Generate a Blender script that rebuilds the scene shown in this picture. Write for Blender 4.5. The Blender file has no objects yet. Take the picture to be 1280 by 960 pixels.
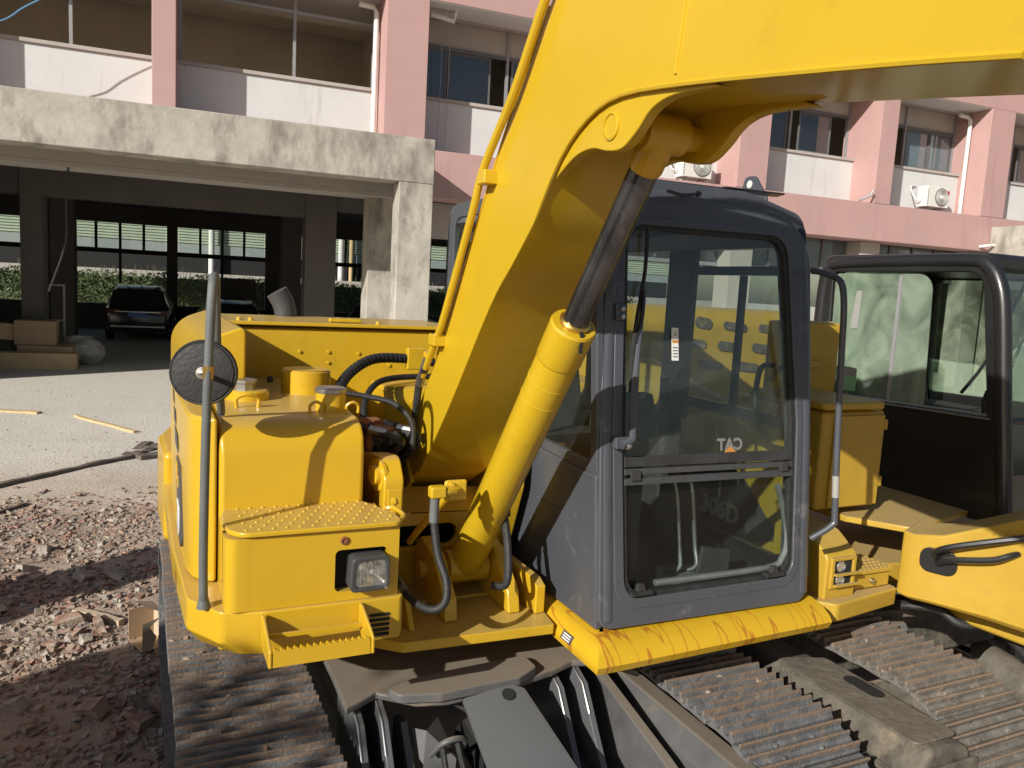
import bpy, bmesh, math, random
from mathutils import Vector, Matrix, noise
R = math.radians
S = bpy.context.scene
COL = S.collection
random.seed(7)

# ------------------------------------------------------------------ camera, light, exposure
cam_d = bpy.data.cameras.new('camera')
cam_d.sensor_width = 36.0
cam_d.lens = 27.62
cam_d.clip_start = 0.05
cam_d.clip_end = 3000
cam = bpy.data.objects.new('camera', cam_d)
COL.objects.link(cam)
fw = Vector((0.4289563, 0.89530086, -0.12013684))
rt = Vector((0.90332238, -0.42547943, 0.05455219))
up = Vector((0.00227513, 0.1319228, 0.99125738))
cm = Matrix((rt, up, -fw)).transposed().to_4x4()
cm.translation = Vector((0, 0, 2.22))
cam.matrix_world = cm
S.camera = cam

SUN_TRAVEL = Vector((1.035, 0.60, -0.57))
SUN_EL = math.asin(0.57 / SUN_TRAVEL.length)
SUN_AZ = math.atan2(-1.035, -0.60) % (2 * math.pi)
world = bpy.data.worlds.new('World')
S.world = world
world.use_nodes = True
wn = world.node_tree.nodes
wl = world.node_tree.links
sky = wn.new('ShaderNodeTexSky')
sky.sky_type = 'NISHITA'
sky.sun_disc = False
sky.sun_elevation = SUN_EL
sky.sun_rotation = SUN_AZ
sky.air_density = 1.0
sky.dust_density = 1.5
wl.new(sky.outputs[0], wn['Background'].inputs[0])
wn['Background'].inputs[1].default_value = 0.062
sun_d = bpy.data.lights.new('sun', 'SUN')
sun_d.energy = 4.9
sun_d.angle = R(0.5)
sun_d.color = (1.0, 0.95, 0.87)
sun = bpy.data.objects.new('sun', sun_d)
COL.objects.link(sun)
sun.rotation_euler = SUN_TRAVEL.to_track_quat('-Z', 'Y').to_euler()
sun.location = (-10, -5, 12)
S.view_settings.view_transform = 'Standard'
S.view_settings.look = 'None'
S.view_settings.exposure = 0.2
S.view_settings.gamma = 1.0
S.cycles.max_bounces = 8
S.cycles.transparent_max_bounces = 16
S.cycles.caustics_reflective = False
S.cycles.caustics_refractive = False

# ------------------------------------------------------------------ materials
def mat(name, col, rough=0.6, metal=0.0, coat=0.0, var=0.12, scale=4.0, bump=0.0, bscale=60.0,
        dirt=None, dirt_amt=0.0, dirt_scale=3.0, drip=1.0, top_dust=None, top_amt=0.0, detail=6, spec=0.5):
    m = bpy.data.materials.new(name)
    m.use_nodes = True
    nt = m.node_tree
    N, L = nt.nodes, nt.links
    b = N['Principled BSDF']
    b.inputs['Roughness'].default_value = rough
    b.inputs['Metallic'].default_value = metal
    b.inputs['Coat Weight'].default_value = coat
    b.inputs['Coat Roughness'].default_value = 0.12
    b.inputs['Specular IOR Level'].default_value = spec
    tc = N.new('ShaderNodeTexCoord')
    n1 = N.new('ShaderNodeTexNoise')
    n1.inputs['Scale'].default_value = scale
    n1.inputs['Detail'].default_value = detail
    n1.inputs['Roughness'].default_value = 0.62
    L.new(tc.outputs['Object'], n1.inputs['Vector'])
    r = N.new('ShaderNodeValToRGB')
    r.color_ramp.elements[0].position = 0.3
    r.color_ramp.elements[1].position = 0.7
    r.color_ramp.elements[0].color = [c * (1 - var) for c in col[:3]] + [1]
    r.color_ramp.elements[1].color = [min(1, c * (1 + var)) for c in col[:3]] + [1]
    L.new(n1.outputs['Fac'], r.inputs['Fac'])
    out = r.outputs['Color']
    if dirt:
        n2 = N.new('ShaderNodeTexNoise')
        n2.inputs['Scale'].default_value = dirt_scale
        n2.inputs['Detail'].default_value = 10
        n2.inputs['Roughness'].default_value = 0.7
        mp = N.new('ShaderNodeMapping')
        mp.inputs['Scale'].default_value = (1, 1, drip)
        L.new(tc.outputs['Object'], mp.inputs['Vector'])
        L.new(mp.outputs[0], n2.inputs['Vector'])
        r2 = N.new('ShaderNodeValToRGB')
        r2.color_ramp.elements[0].position = 0.62 - 0.25 * dirt_amt
        r2.color_ramp.elements[1].position = 0.80 - 0.25 * dirt_amt
        L.new(n2.outputs['Fac'], r2.inputs['Fac'])
        mx = N.new('ShaderNodeMixRGB')
        mx.inputs['Color2'].default_value = list(dirt) + [1]
        L.new(r2.outputs['Color'], mx.inputs['Fac'])
        L.new(out, mx.inputs['Color1'])
        out = mx.outputs['Color']
    if top_dust:
        g = N.new('ShaderNodeNewGeometry')
        sp = N.new('ShaderNodeSeparateXYZ')
        L.new(g.outputs['Normal'], sp.inputs[0])
        mr = N.new('ShaderNodeMapRange')
        mr.inputs['From Min'].default_value = 0.75
        mr.inputs['From Max'].default_value = 1.0
        mr.inputs['To Max'].default_value = top_amt
        L.new(sp.outputs['Z'], mr.inputs['Value'])
        mx = N.new('ShaderNodeMixRGB')
        mx.inputs['Color2'].default_value = list(top_dust) + [1]
        L.new(mr.outputs[0], mx.inputs['Fac'])
        L.new(out, mx.inputs['Color1'])
        out = mx.outputs['Color']
        ma = N.new('ShaderNodeMath')
        ma.operation = 'MULTIPLY_ADD'
        ma.inputs[1].default_value = 0.4
        ma.inputs[2].default_value = rough
        L.new(mr.outputs[0], ma.inputs[0])
        L.new(ma.outputs[0], b.inputs['Roughness'])
    else:
        rr = N.new('ShaderNodeMapRange')
        rr.inputs['To Min'].default_value = max(0.02, rough - 0.09)
        rr.inputs['To Max'].default_value = min(1, rough + 0.09)
        L.new(n1.outputs['Fac'], rr.inputs['Value'])
        L.new(rr.outputs[0], b.inputs['Roughness'])
    L.new(out, b.inputs['Base Color'])
    if bump:
        n3 = N.new('ShaderNodeTexNoise')
        n3.inputs['Scale'].default_value = bscale
        n3.inputs['Detail'].default_value = 5
        L.new(tc.outputs['Object'], n3.inputs['Vector'])
        bp = N.new('ShaderNodeBump')
        bp.inputs['Strength'].default_value = bump
        bp.inputs['Distance'].default_value = 0.02
        L.new(n3.outputs['Fac'], bp.inputs['Height'])
        L.new(bp.outputs['Normal'], b.inputs['Normal'])
    return m

def glass(name, tint=(0.72, 0.80, 0.78), dust=0.05, dust_col=(0.5, 0.52, 0.5), dscale=3.0, ior=1.5):
    m = bpy.data.materials.new(name)
    m.use_nodes = True
    nt = m.node_tree
    N, L = nt.nodes, nt.links
    N.remove(N['Principled BSDF'])
    o = N['Material Output']
    t = N.new('ShaderNodeBsdfTransparent')
    t.inputs[0].default_value = list(tint) + [1]
    g = N.new('ShaderNodeBsdfGlossy')
    g.inputs['Roughness'].default_value = 0.0
    f = N.new('ShaderNodeFresnel')
    gb = N.new('ShaderNodeNewGeometry')
    mi = N.new('ShaderNodeMapRange')
    mi.inputs['To Min'].default_value = ior
    mi.inputs['To Max'].default_value = 1.0 / ior
    L.new(gb.outputs['Backfacing'], mi.inputs['Value'])
    L.new(mi.outputs[0], f.inputs['IOR'])
    m1 = N.new('ShaderNodeMixShader')
    L.new(f.outputs[0], m1.inputs[0])
    L.new(t.outputs[0], m1.inputs[1])
    L.new(g.outputs[0], m1.inputs[2])
    d = N.new('ShaderNodeBsdfDiffuse')
    d.inputs[0].default_value = list(dust_col) + [1]
    tc = N.new('ShaderNodeTexCoord')
    n = N.new('ShaderNodeTexNoise')
    n.inputs['Scale'].default_value = dscale
    n.inputs['Detail'].default_value = 9
    n.inputs['Distortion'].default_value = 1.2
    L.new(tc.outputs['Object'], n.inputs['Vector'])
    mr = N.new('ShaderNodeMapRange')
    mr.inputs['From Min'].default_value = 0.35
    mr.inputs['From Max'].default_value = 0.75
    mr.inputs['To Min'].default_value = dust * 0.4
    mr.inputs['To Max'].default_value = dust * 1.8
    L.new(n.outputs['Fac'], mr.inputs['Value'])
    m2 = N.new('ShaderNodeMixShader')
    L.new(mr.outputs[0], m2.inputs[0])
    L.new(m1.outputs[0], m2.inputs[1])
    L.new(d.outputs[0], m2.inputs[2])
    L.new(m2.outputs[0], o.inputs['Surface'])
    return m

M = {}
DUST = (0.42, 0.33, 0.2)
M['yellow'] = mat('yellow_paint', (0.57, 0.358, 0.017), 0.35, coat=0.35, var=0.04, scale=2.4, dirt=(0.46, 0.28, 0.02), dirt_amt=0.15, dirt_scale=3, top_dust=DUST, top_amt=0.35, bump=0.04, bscale=9)
M['yellow_smooth'] = mat('fresh_yellow_paint', (0.545, 0.362, 0.015), 0.34, coat=0.4, var=0.03, scale=2.2, bump=0.06, bscale=11, dirt=(0.44, 0.28, 0.02), dirt_amt=0.12, dirt_scale=2.5)
M['old_yellow'] = mat('faded_yellow_paint', (0.47, 0.30, 0.035), 0.45, coat=0.1, var=0.08, scale=9, dirt=(0.40, 0.25, 0.05), dirt_amt=0.1, dirt_scale=9, top_dust=DUST, top_amt=0.5)
M['grey_paint'] = mat('slate_grey_paint', (0.068, 0.075, 0.089), 0.38, coat=0.15, var=0.10, scale=3, dirt=(0.19, 0.19, 0.19), dirt_amt=0.15, dirt_scale=9, top_dust=(0.2, 0.19, 0.17), top_amt=0.3)
M['black'] = mat('black_paint', (0.016, 0.016, 0.017), 0.35, coat=0.2, var=0.2, scale=4, top_dust=(0.12, 0.11, 0.1), top_amt=0.4)
M['rubber'] = mat('black_rubber', (0.022, 0.022, 0.022), 0.6, var=0.3, scale=20, bump=0.15, bscale=90)
M['dark'] = mat('dark_interior_plastic', (0.03, 0.03, 0.03), 0.7, var=0.3, scale=8)
M['greyplastic'] = mat('grey_plastic', (0.12, 0.13, 0.13), 0.6, var=0.2, scale=8)
M['steel'] = mat('scratched_steel', (0.42, 0.42, 0.42), 0.38, metal=0.9, var=0.15, scale=10)
M['chrome'] = mat('oiled_rod_chrome', (0.115, 0.118, 0.125), 0.22, metal=0.85, var=0.5, scale=9, dirt=(0.30, 0.29, 0.28), dirt_amt=0.12, dirt_scale=18)
M['bright'] = mat('bright_zinc', (0.6, 0.58, 0.52), 0.28, metal=1.0, var=0.15, scale=20)
M['track'] = mat('worn_track_steel', (0.15, 0.155, 0.16), 0.45, metal=0.35, var=0.35, scale=14, dirt=(0.20, 0.095, 0.045), dirt_amt=0.45, dirt_scale=5, bump=0.2, bscale=60, top_dust=(0.16, 0.12, 0.085), top_amt=0.3)
M['oldtrack'] = mat('rusty_track_steel', (0.16, 0.135, 0.115), 0.55, metal=0.2, var=0.35, scale=14, dirt=(0.24, 0.13, 0.07), dirt_amt=0.5, dirt_scale=5, bump=0.2, bscale=60)
M['frame_grey'] = mat('dusty_dark_grey_steel', (0.10, 0.10, 0.10), 0.5, var=0.25, scale=6, dirt=(0.22, 0.17, 0.11), dirt_amt=0.3, dirt_scale=4, top_dust=(0.26, 0.21, 0.15), top_amt=0.65)
M['mud_grey'] = mat('mud_caked_steel', (0.10, 0.09, 0.072), 0.75, var=0.4, scale=11, dirt=(0.24, 0.20, 0.14), dirt_amt=0.45, dirt_scale=5, top_dust=(0.2, 0.17, 0.125), top_amt=0.35, bump=0.4, bscale=25)
M['plate_grey'] = mat('grey_painted_plate', (0.10, 0.105, 0.11), 0.42, coat=0.1, var=0.08, scale=3, top_dust=(0.2, 0.19, 0.17), top_amt=0.3)
M['rust'] = mat('rusty_iron', (0.25, 0.09, 0.035), 0.8, var=0.4, scale=30)
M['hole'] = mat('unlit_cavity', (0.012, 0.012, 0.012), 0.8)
M['white'] = mat('white_wall_paint', (0.60, 0.61, 0.605), 0.75, var=0.05, scale=1.2, dirt=(0.48, 0.46, 0.42), dirt_amt=0.18, dirt_scale=3.2, drip=0.12)
M['pink'] = mat('pink_wall_paint', (0.46, 0.29, 0.272), 0.75, var=0.06, scale=1.3, dirt=(0.38, 0.23, 0.22), dirt_amt=0.22, dirt_scale=3.0, drip=0.10)
M['soffit'] = mat('grey_plaster', (0.42, 0.39, 0.36), 0.85, var=0.08, scale=1.5)
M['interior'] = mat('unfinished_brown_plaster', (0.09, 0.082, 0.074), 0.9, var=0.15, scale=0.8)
M['concrete'] = mat('bare_concrete', (0.42, 0.392, 0.34), 0.85, var=0.18, scale=2.2, dirt=(0.205, 0.19, 0.16), dirt_amt=0.60, dirt_scale=2.2, drip=0.45, bump=0.3, bscale=14, detail=10)
M['alu'] = mat('aluminium_frame', (0.34, 0.34, 0.35), 0.45, metal=0.3, var=0.05)
M['darkframe'] = mat('dark_window_frame', (0.13, 0.13, 0.13), 0.5)
M['pvc'] = mat('white_pvc_pipe', (0.72, 0.71, 0.68), 0.4, var=0.05)
M['acwhite'] = mat('white_casing', (0.70, 0.69, 0.65), 0.45, var=0.05, dirt=(0.5, 0.46, 0.38), dirt_amt=0.1)
M['red'] = mat('red_label', (0.5, 0.03, 0.08), 0.5)
M['winglass'] = glass('office_window_glass', (0.74, 0.79, 0.82), 0.05, (0.3, 0.33, 0.36), 0.5, 1.9)
M['curtain'] = mat('white_curtain', (0.62, 0.62, 0.6), 0.9, var=0.1, scale=6)
M['cabglass'] = glass('cab_glass', (0.88, 0.92, 0.90), 0.022, (0.5, 0.5, 0.46), 3.5, 1.6)
M['lowglass'] = glass('lower_cab_glass', (0.86, 0.90, 0.88), 0.006, (0.5, 0.5, 0.46), 2.5, 1.32)
M['sideglass'] = glass('dusty_cab_glass', (0.90, 0.93, 0.91), 0.016, (0.42, 0.44, 0.4), 3.5, 1.4)
M['greenglass'] = glass('smeared_green_glass', (0.74, 0.86, 0.77), 0.42, (0.33, 0.40, 0.31), 4.0, 1.45)
M['carpaint'] = mat('black_car_paint', (0.012, 0.012, 0.014), 0.25, coat=0.8, var=0.05)
M['carglass'] = mat('dark_car_glass', (0.02, 0.022, 0.025), 0.08, var=0.05)
M['lamp_red'] = mat('red_lamp_lens', (0.10, 0.012, 0.012), 0.3)
M['plate_blue'] = mat('blue_number_plate', (0.08, 0.18, 0.5), 0.4)
M['wood'] = mat('pale_sawn_wood', (0.55, 0.40, 0.22), 0.75, var=0.15, scale=6, dirt=(0.35, 0.24, 0.13), dirt_amt=0.2)
M['darkwood'] = mat('weathered_dark_wood', (0.13, 0.105, 0.085), 0.85, var=0.3, scale=10)
M['card'] = mat('brown_cardboard', (0.38, 0.27, 0.17), 0.85, var=0.08, scale=4)
M['cardpale'] = mat('pale_torn_cardboard', (0.52, 0.41, 0.29), 0.85, var=0.08, scale=4)
M['bag'] = mat('grey_woven_sack', (0.36, 0.34, 0.31), 0.85, var=0.25, scale=9)
M['brick'] = mat('broken_red_brick', (0.29, 0.155, 0.11), 0.9, var=0.35, scale=7, dirt=(0.36, 0.30, 0.235), dirt_amt=0.8, dirt_scale=9, bump=0.4, bscale=50)
M['greyrubble'] = mat('broken_concrete', (0.36, 0.32, 0.27), 0.9, var=0.35, scale=6, bump=0.4, bscale=50)
M['darkrubble'] = mat('broken_mortar', (0.28, 0.215, 0.165), 0.92, var=0.3, scale=6)
M['leaf'] = mat('hedge_leaves', (0.055, 0.08, 0.025), 0.6, var=0.4, scale=3)
M['corr'] = mat('pale_green_cladding', (0.50, 0.56, 0.44), 0.6, var=0.08, scale=1)
M['corrdark'] = mat('grey_cladding_base', (0.32, 0.35, 0.36), 0.7, var=0.08)
M['label_white'] = mat('white_print', (0.75, 0.75, 0.73), 0.5, var=0.03)
M['label_faint'] = mat('worn_white_print', (0.30, 0.30, 0.28), 0.6, var=0.1)
M['label_dark'] = mat('dark_grey_decal', (0.07, 0.07, 0.075), 0.45, var=0.05)
M['label_yellow'] = mat('yellow_print', (0.75, 0.42, 0.02), 0.45, var=0.03)
M['label_green'] = mat('green_print', (0.25, 0.5, 0.25), 0.5, var=0.03)
M['label_orange'] = mat('orange_print', (0.55, 0.24, 0.05), 0.5, var=0.03)
M['lens'] = mat('clear_lamp_reflector', (0.75, 0.75, 0.72), 0.12, metal=0.9, var=0.25, scale=40)
M['brass'] = mat('brass_clamp', (0.6, 0.38, 0.1), 0.3, metal=0.9)
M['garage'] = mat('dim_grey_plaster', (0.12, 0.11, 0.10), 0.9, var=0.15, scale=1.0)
M['lampgrey'] = mat('dark_lamp_casing', (0.055, 0.057, 0.06), 0.5, var=0.15, scale=20)
M['reflection_grey'] = mat('painted_reflection_grey', (0.20, 0.20, 0.19), 0.6, var=0.1)  # letter colour that imitates a reflection in the windscreen
M['loggia'] = mat('brown_loggia_plaster', (0.70, 0.64, 0.54), 0.9, var=0.12, scale=0.8)
M['alga'] = mat('greenish_dry_mud', (0.24, 0.26, 0.19), 0.85, var=0.2, scale=9)
M['cable'] = mat('blue_cable', (0.12, 0.3, 0.5), 0.5)

def rusty_streaks():
    m = mat('rust_streaked_yellow_paint', (0.60, 0.37, 0.017), 0.36, coat=0.2, var=0.04, scale=2)
    N, L = m.node_tree.nodes, m.node_tree.links
    b = N['Principled BSDF']
    base = b.inputs['Base Color'].links[0].from_socket
    tc = N.new('ShaderNodeTexCoord')
    mp = N.new('ShaderNodeMapping')
    mp.inputs['Scale'].default_value = (16, 2.5, 1.0)
    L.new(tc.outputs['Object'], mp.inputs['Vector'])
    n = N.new('ShaderNodeTexNoise')
    n.inputs['Scale'].default_value = 1.0
    n.inputs['Detail'].default_value = 1.2
    n.inputs['Distortion'].default_value = 0.1
    L.new(mp.outputs[0], n.inputs['Vector'])
    # thin contour lines of the stretched noise read as runs of rust
    a = N.new('ShaderNodeMath'); a.operation = 'SUBTRACT'; a.inputs[1].default_value = 0.5
    L.new(n.outputs['Fac'], a.inputs[0])
    c = N.new('ShaderNodeMath'); c.operation = 'ABSOLUTE'
    L.new(a.outputs[0], c.inputs[0])
    mr = N.new('ShaderNodeMapRange')
    mr.inputs['From Min'].default_value = 0.006
    mr.inputs['From Max'].default_value = 0.026
    mr.inputs['To Min'].default_value = 0.8
    mr.inputs['To Max'].default_value = 0.0
    L.new(c.outputs[0], mr.inputs['Value'])
    mx = N.new('ShaderNodeMixRGB')
    mx.inputs['Color2'].default_value = (0.38, 0.12, 0.015, 1)
    L.new(mr.outputs[0], mx.inputs['Fac'])
    L.new(base, mx.inputs['Color1'])
    L.new(mx.outputs[0], b.inputs['Base Color'])
    return m
M['streak'] = rusty_streaks()

def shoe_material(name, base, crest, dust):
    # worn shoes: brown dust and rust sit on the crests, grey steel shows on the flats; each shoe differs a little
    m = mat(name, base, 0.5, metal=0.25, var=0.35, scale=16, bump=0.3, bscale=70)
    N, L = m.node_tree.nodes, m.node_tree.links
    b = N['Principled BSDF']
    src = b.inputs['Base Color'].links[0].from_socket
    tc = N.new('ShaderNodeTexCoord')
    sp = N.new('ShaderNodeSeparateXYZ')
    L.new(tc.outputs['Object'], sp.inputs[0])
    oi = N.new('ShaderNodeObjectInfo')
    ad = N.new('ShaderNodeVectorMath')
    ad.operation = 'ADD'
    L.new(tc.outputs['Object'], ad.inputs[0])
    sc_ = N.new('ShaderNodeVectorMath')
    sc_.operation = 'SCALE'
    sc_.inputs[0].default_value = (7, 3, 5)
    L.new(oi.outputs['Random'], sc_.inputs['Scale'])
    L.new(sc_.outputs[0], ad.inputs[1])
    n = N.new('ShaderNodeTexNoise')
    n.inputs['Scale'].default_value = 13
    n.inputs['Detail'].default_value = 9
    n.inputs['Roughness'].default_value = 0.7
    L.new(ad.outputs[0], n.inputs['Vector'])
    def chain(sock, lo, hi, col, amt, prev, wob):
        a = N.new('ShaderNodeMath'); a.operation = 'MULTIPLY_ADD'
        L.new(n.outputs['Fac'], a.inputs[0]); a.inputs[1].default_value = wob
        if sock: L.new(sock, a.inputs[2])
        else: a.inputs[2].default_value = 0
        r = N.new('ShaderNodeMapRange'); r.interpolation_type = 'SMOOTHSTEP'
        r.inputs['From Min'].default_value = lo; r.inputs['From Max'].default_value = hi; r.inputs['To Max'].default_value = amt
        L.new(a.outputs[0], r.inputs['Value'])
        x = N.new('ShaderNodeMixRGB'); x.inputs['Color2'].default_value = list(col) + [1]
        L.new(r.outputs[0], x.inputs['Fac']); L.new(prev, x.inputs['Color1'])
        return x.outputs['Color']
    c = chain(sp.outputs['Z'], 0.046, 0.060, crest, 0.85, src, 0.06)
    c = chain(None, 0.54, 0.70, dust, 0.8, c, 1.0)
    L.new(c, b.inputs['Base Color'])
    return m
M['shoe'] = shoe_material('worn_shoe_steel', (0.155, 0.157, 0.16), (0.25, 0.17, 0.115), (0.31, 0.245, 0.18))
M['oldshoe'] = shoe_material('old_shoe_steel', (0.19, 0.178, 0.16), (0.29, 0.205, 0.145), (0.36, 0.30, 0.235))

# ------------------------------------------------------------------ object helpers
BASE = {}          # world offset that a thing's meshes are stored relative to

def thing(name, label, cat, loc=(0, 0, 0), rotz=0.0, group=None, local=False):
    o = bpy.data.objects.new(name, None)
    COL.objects.link(o)
    o.location = loc
    o.rotation_euler = (0, 0, rotz)
    o.empty_display_size = 0.2
    o['label'] = label
    o['category'] = cat
    if group:
        o['group'] = group
    BASE[o] = Vector((0, 0, 0)) if local else Vector(loc)
    return o

class MB:
    def __init__(s):
        s.v, s.f = [], []
    def add(s, vs, fs):
        n = len(s.v)
        s.v += [tuple(v) for v in vs]
        s.f += [[i + n for i in f] for f in fs]
        return s
    def box(s, x0, x1, y0, y1, z0, z1):
        return s.add([(x0, y0, z0), (x1, y0, z0), (x1, y1, z0), (x0, y1, z0), (x0, y0, z1), (x1, y0, z1), (x1, y1, z1), (x0, y1, z1)],
                     [(0, 3, 2, 1), (4, 5, 6, 7), (0, 1, 5, 4), (1, 2, 6, 5), (2, 3, 7, 6), (3, 0, 4, 7)])
    def ext(s, pts, vec):
        n = len(pts)
        vec = Vector(vec)
        a = [Vector(p) for p in pts]
        return s.add(a + [p + vec for p in a],
                     [list(range(n)), list(range(2 * n - 1, n - 1, -1))] + [(i, i + n, (i + 1) % n + n, (i + 1) % n) for i in range(n)])
    def px(s, yz, x0, x1):
        return s.ext([(x0, y, z) for y, z in yz], (x1 - x0, 0, 0))
    def py(s, xz, y0, y1):
        return s.ext([(x, y0, z) for x, z in xz], (0, y1 - y0, 0))
    def pz(s, xy, z0, z1):
        return s.ext([(x, y, z0) for x, y in xy], (0, 0, z1 - z0))
    def tube(s, pts, r, n=10, sm=0, caps=True):
        P = [Vector(p) for p in pts]
        if sm:
            P = smooth(P, sm)
        rs = r if isinstance(r, (list, tuple)) else [r] * len(P)
        if len(rs) != len(P):
            rs = [rs[min(len(rs) - 1, int(i * len(rs) / len(P)))] for i in range(len(P))]
        t0 = (P[1] - P[0]).normalized()
        u = t0.orthogonal().normalized()
        vs = []
        for i, p in enumerate(P):
            t = (P[min(i + 1, len(P) - 1)] - P[max(i - 1, 0)]).normalized()
            u = (u - t * u.dot(t)).normalized()
            w = t.cross(u)
            for k in range(n):
                a = 2 * math.pi * k / n
                vs.append(p + (u * math.cos(a) + w * math.sin(a)) * rs[i])
        fs = []
        for i in range(len(P) - 1):
            for k in range(n):
                fs.append((i * n + k, i * n + (k + 1) % n, (i + 1) * n + (k + 1) % n, (i + 1) * n + k))
        if caps:
            fs.append(list(range(n - 1, -1, -1)))
            m = (len(P) - 1) * n
            fs.append(list(range(m, m + n)))
        return s.add(vs, fs)
    def cyl(s, p0, p1, r, n=16):
        return s.tube([p0, p1], r, n)
    def lathe(s, c, axis, prof, n=24):
        c = Vector(c)
        t = Vector(axis).normalized()
        u = t.orthogonal().normalized()
        w = t.cross(u)
        vs, fs = [], []
        for r, h in prof:
            for k in range(n):
                a = 2 * math.pi * k / n
                vs.append(c + t * h + (u * math.cos(a) + w * math.sin(a)) * r)
        for i in range(len(prof) - 1):
            for k in range(n):
                fs.append((i * n + k, i * n + (k + 1) % n, (i + 1) * n + (k + 1) % n, (i + 1) * n + k))
        fs.append(list(range(n - 1, -1, -1)))
        m = (len(prof) - 1) * n
        fs.append(list(range(m, m + n)))
        return s.add(vs, fs)
    def ring(s, outer, inner, vec):
        n = len(outer)
        vec = Vector(vec)
        o = [Vector(p) for p in outer]
        i_ = [Vector(p) for p in inner]
        vs = o + i_ + [p + vec for p in o] + [p + vec for p in i_]
        fs = []
        for k in range(n):
            j = (k + 1) % n
            fs += [(k, j, j + n, k + n), (k + 2 * n, k + 3 * n, j + 3 * n, j + 2 * n),
                   (k, k + 2 * n, j + 2 * n, j), (k + n, j + n, j + 3 * n, k + 3 * n)]
        return s.add(vs, fs)
    def build(s, name, m, parent=None, bevel=0.0, seg=2, angle=32, base=None, kind=None, label=None):
        off = Vector(base) if base is not None else (BASE.get(parent, Vector((0, 0, 0))) if parent else Vector((0, 0, 0)))
        me = bpy.data.meshes.new(name)
        me.from_pydata([Vector(v) - off for v in s.v], [], s.f)
        me.materials.append(M[m] if isinstance(m, str) else m)
        b = bmesh.new()
        b.from_mesh(me)
        bmesh.ops.recalc_face_normals(b, faces=b.faces)
        b.to_mesh(me)
        b.free()
        for p in me.polygons:
            p.use_smooth = True
        me.set_sharp_from_angle(angle=R(angle))
        o = bpy.data.objects.new(name, me)
        COL.objects.link(o)
        if parent:
            o.parent = parent
            BASE[o] = BASE[parent]
        else:
            o.location = off
            BASE[o] = off
        if bevel:
            d = o.modifiers.new('bevel', 'BEVEL')
            d.width = bevel
            d.segments = seg
            d.limit_method = 'ANGLE'
            d.angle_limit = R(35)
            d.harden_normals = True
        if kind:
            o['kind'] = kind
        if label:
            o['label'] = label
        return o

def tag(o, label, cat, group=None):
    o['label'] = label
    o['category'] = cat
    if group:
        o['group'] = group
    return o

def smooth(P, k):
    P = [Vector(p) for p in P]
    out = []
    for i in range(len(P) - 1):
        a, b, c, d = P[max(i - 1, 0)], P[i], P[i + 1], P[min(i + 2, len(P) - 1)]
        for j in range(k):
            t = j / k
            out.append(0.5 * ((2 * b) + (c - a) * t + (2 * a - 5 * b + 4 * c - d) * t * t + (3 * b - a - 3 * c + d) * t ** 3))
    out.append(P[-1])
    return out

def rnd(poly, rad, n=5):
    """round the corners of a 2-D polygon; rad is one radius or one per corner; every corner gives n+1 points"""
    out = []
    m = len(poly)
    for i in range(m):
        p = Vector(poly[i]).to_2d() if len(poly[i]) == 2 else Vector(poly[i][:2])
        a = Vector(poly[i - 1]) - p
        b = Vector(poly[(i + 1) % m]) - p
        r = rad[i] if isinstance(rad, (list, tuple)) else rad
        la, lb = a.length, b.length
        a.normalize(); b.normalize()
        half = a.angle(b) / 2
        t = min(r / max(math.tan(half), 1e-4), la * 0.48, lb * 0.48)
        r2 = t * math.tan(half)
        c = p + (a + b).normalized() * (r2 / max(math.sin(half), 1e-4))
        s0 = p + a * t - c
        s1 = p + b * t - c
        ang = s0.angle_signed(s1) if s0.length > 1e-6 and s1.length > 1e-6 else 0
        for k in range(n + 1):
            th = -ang * k / n
            q = Matrix.Rotation(th, 2) @ s0
            out.append((c.x + q.x, c.y + q.y))
    return out

def text(name, body, size, m, parent, origin, xdir, ydir, ext=0.0015, align='CENTER', bold=0.0, label=None, sx=1.0):
    cu = bpy.data.curves.new(name, 'FONT')
    cu.body = body
    cu.size = size
    cu.extrude = ext
    cu.offset = bold
    cu.align_x = align
    cu.align_y = 'CENTER'
    cu.resolution_u = 4
    t = bpy.data.objects.new(name, cu)
    COL.objects.link(t)
    dg = bpy.context.evaluated_depsgraph_get()
    me = bpy.data.meshes.new_from_object(t.evaluated_get(dg))
    bpy.data.objects.remove(t)
    xd = Vector(xdir).normalized()
    zd = xd.cross(Vector(ydir)).normalized()
    yd = zd.cross(xd)
    o0 = Vector(origin) - BASE.get(parent, Vector((0, 0, 0)))
    for v in me.vertices:
        c = v.co.copy()
        v.co = o0 + xd * c.x * sx + yd * c.y + zd * c.z
    me.materials.clear()
    me.materials.append(M[m])
    o = bpy.data.objects.new(name, me)
    COL.objects.link(o)
    o.parent = parent
    BASE[o] = BASE.get(parent, Vector((0, 0, 0)))
    if label:
        o['label'] = label
    return o

def copy_tree(o, parent=None):
    c = o.copy()
    COL.objects.link(c)
    if parent:
        c.parent = parent
    for ch in list(o.children):
        copy_tree(ch, c)
    return c

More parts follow.
